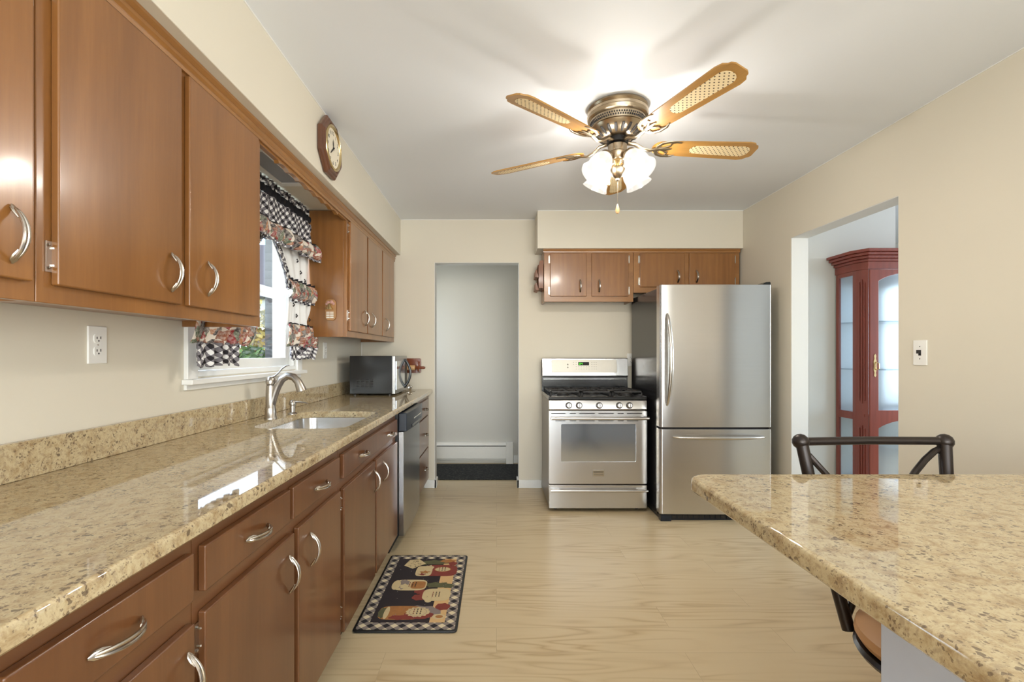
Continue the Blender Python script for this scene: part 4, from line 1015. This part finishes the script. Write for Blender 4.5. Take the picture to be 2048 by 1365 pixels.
# carcass: back, top, base, right side
B(xl_+.01, xr_, yb_-.012, yb_, .0, 1.88).build('back_panel', plain('pale_mirror_back', (208, 214, 220), .25, .5), cc)
MB().prism([(xl_, yb_-.001), (xl_, 3.526), (2.672, yf_), (xr_, yf_), (xr_, yb_-.001)], .0, .10, 'XY').build('plinth', M['cherry'], cc, bevel=.003)
MB().prism([(xl_, yb_-.001), (xl_, 3.526), (2.672, yf_), (xr_, yf_), (xr_, yb_-.001)], 1.83, 1.885, 'XY').build('top_rail', M['cherry'], cc, bevel=.002)
crn = MB(); 
for k_, (o_, z0_, z1_) in enumerate(((.012, 1.885, 1.905), (.03, 1.905, 1.925), (.05, 1.925, 1.945), (.068, 1.945, 1.967))):
    crn.prism([(xl_-o_, yb_-.001), (xl_-o_, 3.526-o_*.6), (2.672-o_*.7, yf_-o_), (xr_, yf_-o_), (xr_, yb_-.001)], z0_, z1_, 'XY')
crn.build('crown', M['cherry'], cc, bevel=.004)
# side frame with two panes
mb = MB()
mb.box(xl_, xl_+.02, 3.526, 3.556, .10, 1.83); mb.box(xl_, xl_+.02, yb_-.042, yb_-.012, .10, 1.83)
for z0_, z1_ in ((.10, .16), (.735, .790), (1.80, 1.83)): mb.box(xl_, xl_+.02, 3.556, yb_-.042, z0_, z1_)
sf = mb.build('side_frame', M['cherry'], cc, bevel=.003)
for z0_, z1_ in ((.16, .735), (.79, 1.80)): B(xl_+.008, xl_+.012, 3.556, yb_-.042, z0_, z1_).build('pane', M['cabglass'], sf, smooth=0)
# chamfered fluted column
MB().prism([(xl_, 3.526), (2.672, yf_), (2.69, yf_+.02), (xl_+.02, 3.545)], .10, 1.83, 'XY').build('column', M['cherry'], cc, bevel=.002)
mb = MB()
for q in (.3, .5, .7):
    x = xl_+(2.672-xl_)*q-.003; y = 3.526+(yf_-3.526)*q-.003
    for z0_, z1_ in ((.20, .70), (.86, 1.76)): mb.cyl((x, y, z0_+.02*abs(q-.5)*5), (x, y, z1_-.02*abs(q-.5)*5), .0045, n=8)
mb.build('fluting', M['cherry'], cc)
# door
def archpoly(x0, x1, z0, z1, s_):
    pts_ = [(x0, z0), (x1, z0), (x1, z1-s_)]
    n_ = 14
    for i in range(1, n_): 
        q = i/n_; pts_.append((x1+(x0-x1)*q, z1-s_+s_*(math.sin(PI*q)**.8)))
    return pts_+[(x0, z1-s_)]
ddr = MB().prism([(2.673, .11), (3.20, .11), (3.20, 1.826), (2.673, 1.826)], yf_-.016, yf_+.002, 'XZ', [archpoly(2.735, 3.157, .815, 1.80, .06), archpoly(2.735, 3.157, .17, .745, .06)]).build('door', M['cherry'], cc, bevel=.003)
B(2.73, 3.16, yf_-.006, yf_-.003, .15, 1.80).build('pane', M['cabglass'], ddr, smooth=0)
mb = MB(); mb.prism([(2.707+x, 1.135+z) for x, z in ((0, -.085), (.008, -.07), (.005, -.05), (.011, -.03), (.009, 0), (.011, .03), (.005, .05), (.008, .07), (0, .085), (-.008, .07), (-.005, .05), (-.011, .03), (-.009, 0), (-.011, -.03), (-.005, -.05), (-.008, -.07))], yf_-.019, yf_-.016, 'XZ')
mb.tube([(2.712, yf_-.018, 1.16), (2.722, yf_-.035, 1.15), (2.722, yf_-.035, 1.115), (2.712, yf_-.018, 1.105)], .004, 8)
mb.build('handle', M['brass'], ddr)
MB().prism([(3.21, .11), (xr_-.005, .11), (xr_-.005, 1.826), (3.21, 1.826)], yf_-.016, yf_+.002, 'XZ', [archpoly(3.25, xr_-.05, .815, 1.80, .06), archpoly(3.25, xr_-.05, .17, .745, .06)]).build('door', M['cherry'], cc, bevel=.003)
for z in (.76, 1.10, 1.45): B(xl_+.022, xr_-.02, yf_+.02, yb_-.014, z, z+.008 if z > .8 else z+.02).build('shelf', M['cabglass'] if z > .8 else M['cherry'], cc)
fgn = MB(); fgn.lathe([(.034, 0), (.036, .02), (.028, .06), (.033, .08), (.02, .13), (.025, .15), (.010, .20), (.002, .23)], (2.72, 3.62, .10)); tag(fgn.build('glass_tree_figurine', plain('smoky_glass', (120, 128, 128), .2, .3), loc=(2.72, 3.62, .1)), 'grey cone-shaped figurine low inside the china cabinet', 'figurine')
cdn = MB(); cdn.box(2.78, 2.90, 3.66, 3.664, .10, .30); tag(cdn.build('printed_card', M['white'], loc=(2.84, 3.66, .1)), 'pale upright card beside the figurine inside the china cabinet', 'card')

# ---------------------------------------------------------------- ceiling fan
FCX, FCY = .600, 2.38
fan = thing('ceiling_fan', (FCX, FCY, ZC), 'five-blade oak and cane ceiling fan with four lit glass shades', 'ceiling fan')
O = (FCX, FCY, ZC)
MB().lathe([(.130, -.001), (.142, -.004), (.147, -.014), (.141, -.022), (.147, -.030), (.145, -.040), (.150, -.046), (.146, -.060), (.134, -.066)], O, n=48).build('canopy', M['pewter'], fan)
mb = MB(); mb.lathe([(.132, -.064), (.134, -.068), (.128, -.100), (.120, -.104)], O, n=48)
vb = mb.build('motor_housing', M['pewter'], fan)
mb = MB()
for i in range(72):
    a_ = 2*PI*i/72
    for z in (-.078, -.090): mb.ball((FCX+.1315*math.cos(a_+(.044 if z < -.08 else 0)), FCY+.1315*math.sin(a_+(.044 if z < -.08 else 0)), ZC+z), .0042, 6, (1, 1, 1.3))
mb.build('vent_holes', M['iron'], vb)
bl = MB().lathe([(.118, -.102), (.130, -.106), (.118, -.126), (.088, -.146), (.060, -.154), (.045, -.156)], O, n=48).build('lower_housing', M['pewter'], fan)
mb = MB()
for i in range(20):
    a_ = 2*PI*i/20
    p0 = Vector((FCX+.120*math.cos(a_), FCY+.120*math.sin(a_), ZC-.125)); p1 = Vector((FCX+.080*math.cos(a_), FCY+.080*math.sin(a_), ZC-.1505))
    mb.tube([p0, (p0+p1)/2+Vector((0, 0, -.002)), p1], [.006, .0085, .004], 8, .5)
mb.build('slots', M['iron'], bl)
MB().lathe([(.052, -.154), (.052, -.178), (.034, -.184), (.034, -.186)], O, n=32).build('flywheel', M['blackmatte'], fan)
MB().lathe([(.030, -.184), (.046, -.188), (.047, -.222), (.050, -.226), (.048, -.246), (.036, -.262), (.014, -.268)], O, n=32).build('switch_housing', M['pewter'], fan)
# blades
def blade_mesh():
    pts_ = [(.225, -.048), (.34, -.056), (.50, -.062), (.655, -.068), (.685, -.062), (.697, -.048), (.708, -.044), (.716, -.03), (.716, .03), (.708, .044), (.697, .048), (.685, .062), (.655, .068), (.50, .062), (.34, .056), (.225, .048)]+arc(.225, 0, .048, PI/2, 1.5*PI, 8)[1:-1]
    return MB().prism(pts_, -.003, .003, 'XY').mesh('blade', M['fanwood'])
def cane_mesh():
    pts_ = arc(.40, 0, .028, PI/2, 1.5*PI, 8)+[(.50, -.034), (.63, -.038)]+arc(.645, 0, .038, -PI/2, PI/2, 8)+[(.50, .034)]
    return MB().prism(pts_, -.0045, -.003, 'XY').mesh('cane_panel', M['cane'])
def iron_mesh():
    mb = MB()
    mb.tube([(.05, 0, .018), (.09, 0, .014), (.125, 0, -.008), (.16, 0, -.018), (.205, 0, -.008)], [.012, .012, .011, .010, .010], 12, .7)
    for s_ in (-1, 1):
        mb.tube([(.195, 0, -.008), (.20, s_*.022, -.007), (.215, s_*.042, -.007), (.245, s_*.054, -.007), (.285, s_*.055, -.006), (.31, s_*.046, -.005)], [.008, .009, .009, .008, .007, .003], 10, .5)
        mb.tube([(.21, 0, -.007), (.238, s_*.012, -.007), (.262, s_*.028, -.007), (.258, s_*.042, -.006), (.28, s_*.05, -.006)], [.007, .006, .006, .005, .004], 8, .5)
        mb.ball((.212, s_*.02, -.006), .006, 8); 
    mb.tube([(.20, 0, -.007), (.235, 0, -.008), (.275, 0, -.006)], [.010, .012, .004], 8, .5)
    return mb.mesh('blade_iron', M['pewter'])
BM_, CM_, IM_ = blade_mesh(), cane_mesh(), iron_mesh()
for k_ in range(5):
    an = math.radians(5+72*k_)
    Rz = Matrix.Rotation(an, 3, 'Z') @ Matrix.Rotation(math.radians(-13), 3, 'X')
    bo = inst('blade', BM_, fan, (FCX, FCY, ZC-.190), Rz)
    for nm_, me_ in (('cane_panel', CM_), ('blade_iron', IM_)):
        c_ = bpy.data.objects.new(nm_, me_); C.objects.link(c_); c_.parent = bo
# light kit
MB().lathe([(.016, -.266), (.020, -.275), (.012, -.284), (.022, -.294), (.014, -.302)], O, n=24).build('stem', M['brass'], fan)
MB().lathe([(.020, -.300), (.037, -.303), (.038, -.312), (.032, -.330), (.019, -.346), (.009, -.352), (.009, -.360), (.003, -.364)], O, n=28).build('finial_bowl', M['pewter'], fan)
for k_ in range(4):
    an = math.radians(33+90*k_); c_, s_ = math.cos(an), math.sin(an)
    d = Vector((c_*.62, s_*.62, -.78)).normalized()
    p0 = Vector((FCX+c_*.012, FCY+s_*.012, ZC-.290)); p1 = Vector((FCX+c_*.045, FCY+s_*.045, ZC-.232)); p2 = Vector((FCX+c_*.070, FCY+s_*.070, ZC-.246))
    MB().tube([p0, p0+(p1-p0)*.5+Vector((-c_*.006, -s_*.006, .006)), p1, p2], [.006, .006, .006, .008], 10).build('arm', M['brass'], fan)
    fit = MB().lathe([(.012, -.004), (.030, .004), (.034, .014), (.034, .022)], p2, d, 24).build('fitter', M['pewter'], fan)
    K = 1.22
    sh = MB().lathe([(r_*K, h_*K) for r_, h_ in [(.024, .010), (.033, .024), (.043, .045), (.047, .068), (.046, .088), (.048, .100), (.055, .115), (.0535, .115), (.046, .100), (.044, .088), (.045, .068), (.041, .045), (.031, .024), (.022, .010)]], p2, d, 36, cap=False).build('shade', M['shade'], fan)
    MB().ball(tuple(p2+d*.07), .021, 14).build('bulb', M['bulb'], sh)
    l_ = bpy.data.lights.new('fan_bulb', 'POINT'); l_.energy = 9.5; l_.color = (1, .94, .86); l_.shadow_soft_size = .022
    lo_ = bpy.data.objects.new('fan_bulb', l_); C.objects.link(lo_); lo_.location = p2+d*.105
# pull chains
def chain(x, y, z0, z1, tip):
    mb = MB(); n_ = int((z0-z1)/.006)
    for i in range(n_): mb.ball((x, y, z0-.006*i), .0019, 6)
    o = mb.build('pull_chain', M['pewter'], fan)
    MB().lathe([(.002, 0), (.005, -.008), (.0095, -.026), (.010, -.038), (.006, -.047)], (x, y, z1), n=14).build('pull_knob', tip, o)
chain(FCX, FCY, ZC-.364, ZC-.477, M['palewood'])
chain(FCX-.054, FCY-.03, ZC-.235, ZC-.350, M['palewood'])

# ---------------------------------------------------------------- outside the sink window
tag(B(-30, -1.4, -6, 30, -.75, -.7).build('lawn', plain('lawn_grass', (108, 128, 66), .9, 0, .4, 3), smooth=0), 'grass lawn outside the sink window', 'lawn', kind='structure')
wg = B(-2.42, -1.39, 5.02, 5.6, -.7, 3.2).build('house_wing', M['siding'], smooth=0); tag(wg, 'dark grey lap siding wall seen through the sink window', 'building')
hs = thing('neighbour_house', (-7.0, 13, -.7), 'pale neighbouring house far outside the sink window', 'building')
B(-9.5, -4.6, 12, 16, -.7, 2.6).build('wall', plain('pale_siding', (206, 214, 222), .8), hs)
MB().prism([(11.6, 2.6), (16.4, 2.6), (14, 4.4)], -9.8, -4.3, 'YZ').build('roof', plain('grey_shingles', (90, 88, 90), .9), hs)
for x in (-8.4, -6.2): B(x, x+.8, 11.95, 12.0, .6, 1.8).build('window', M['navy'], hs)
random.seed(11)
def bush(x, y, z, r, n_, mat, label):
    mb = MB()
    for i in range(n_):
        a_, b_ = random.uniform(0, 2*PI), random.uniform(-1, 1); rr = r*random.uniform(.55, 1.05)
        c_ = Vector((x+rr*math.cos(a_)*math.sqrt(1-b_*b_), y+rr*math.sin(a_)*math.sqrt(1-b_*b_), z+rr*b_*1.15))
        u = Vector((random.uniform(-1, 1), random.uniform(-1, 1), random.uniform(-1, 1))).normalized(); v = u.orthogonal().normalized(); s_ = random.uniform(.04, .09)
        mb.add([c_-u*s_, c_+v*s_*.5, c_+u*s_, c_-v*s_*.5], [(0, 1, 2, 3)])
    t_ = thing('shrub', (x, y, -.7), label, 'shrub', 'garden shrubs outside the sink window')
    mb.build('foliage', mat, t_, smooth=0)
    MB().cyl((x, y, -.7), (x, y, z), .05, .03).build('stem', M['walnut'], t_)
bush(-3.35, 6.55, .45, .72, 3000, M['hedge'], 'green shrub nearest the sink window glass')
bush(-4.55, 9.2, 1.1, 1.0, 2400, M['hedge2'], 'yellow-green small tree behind the green shrub outside')
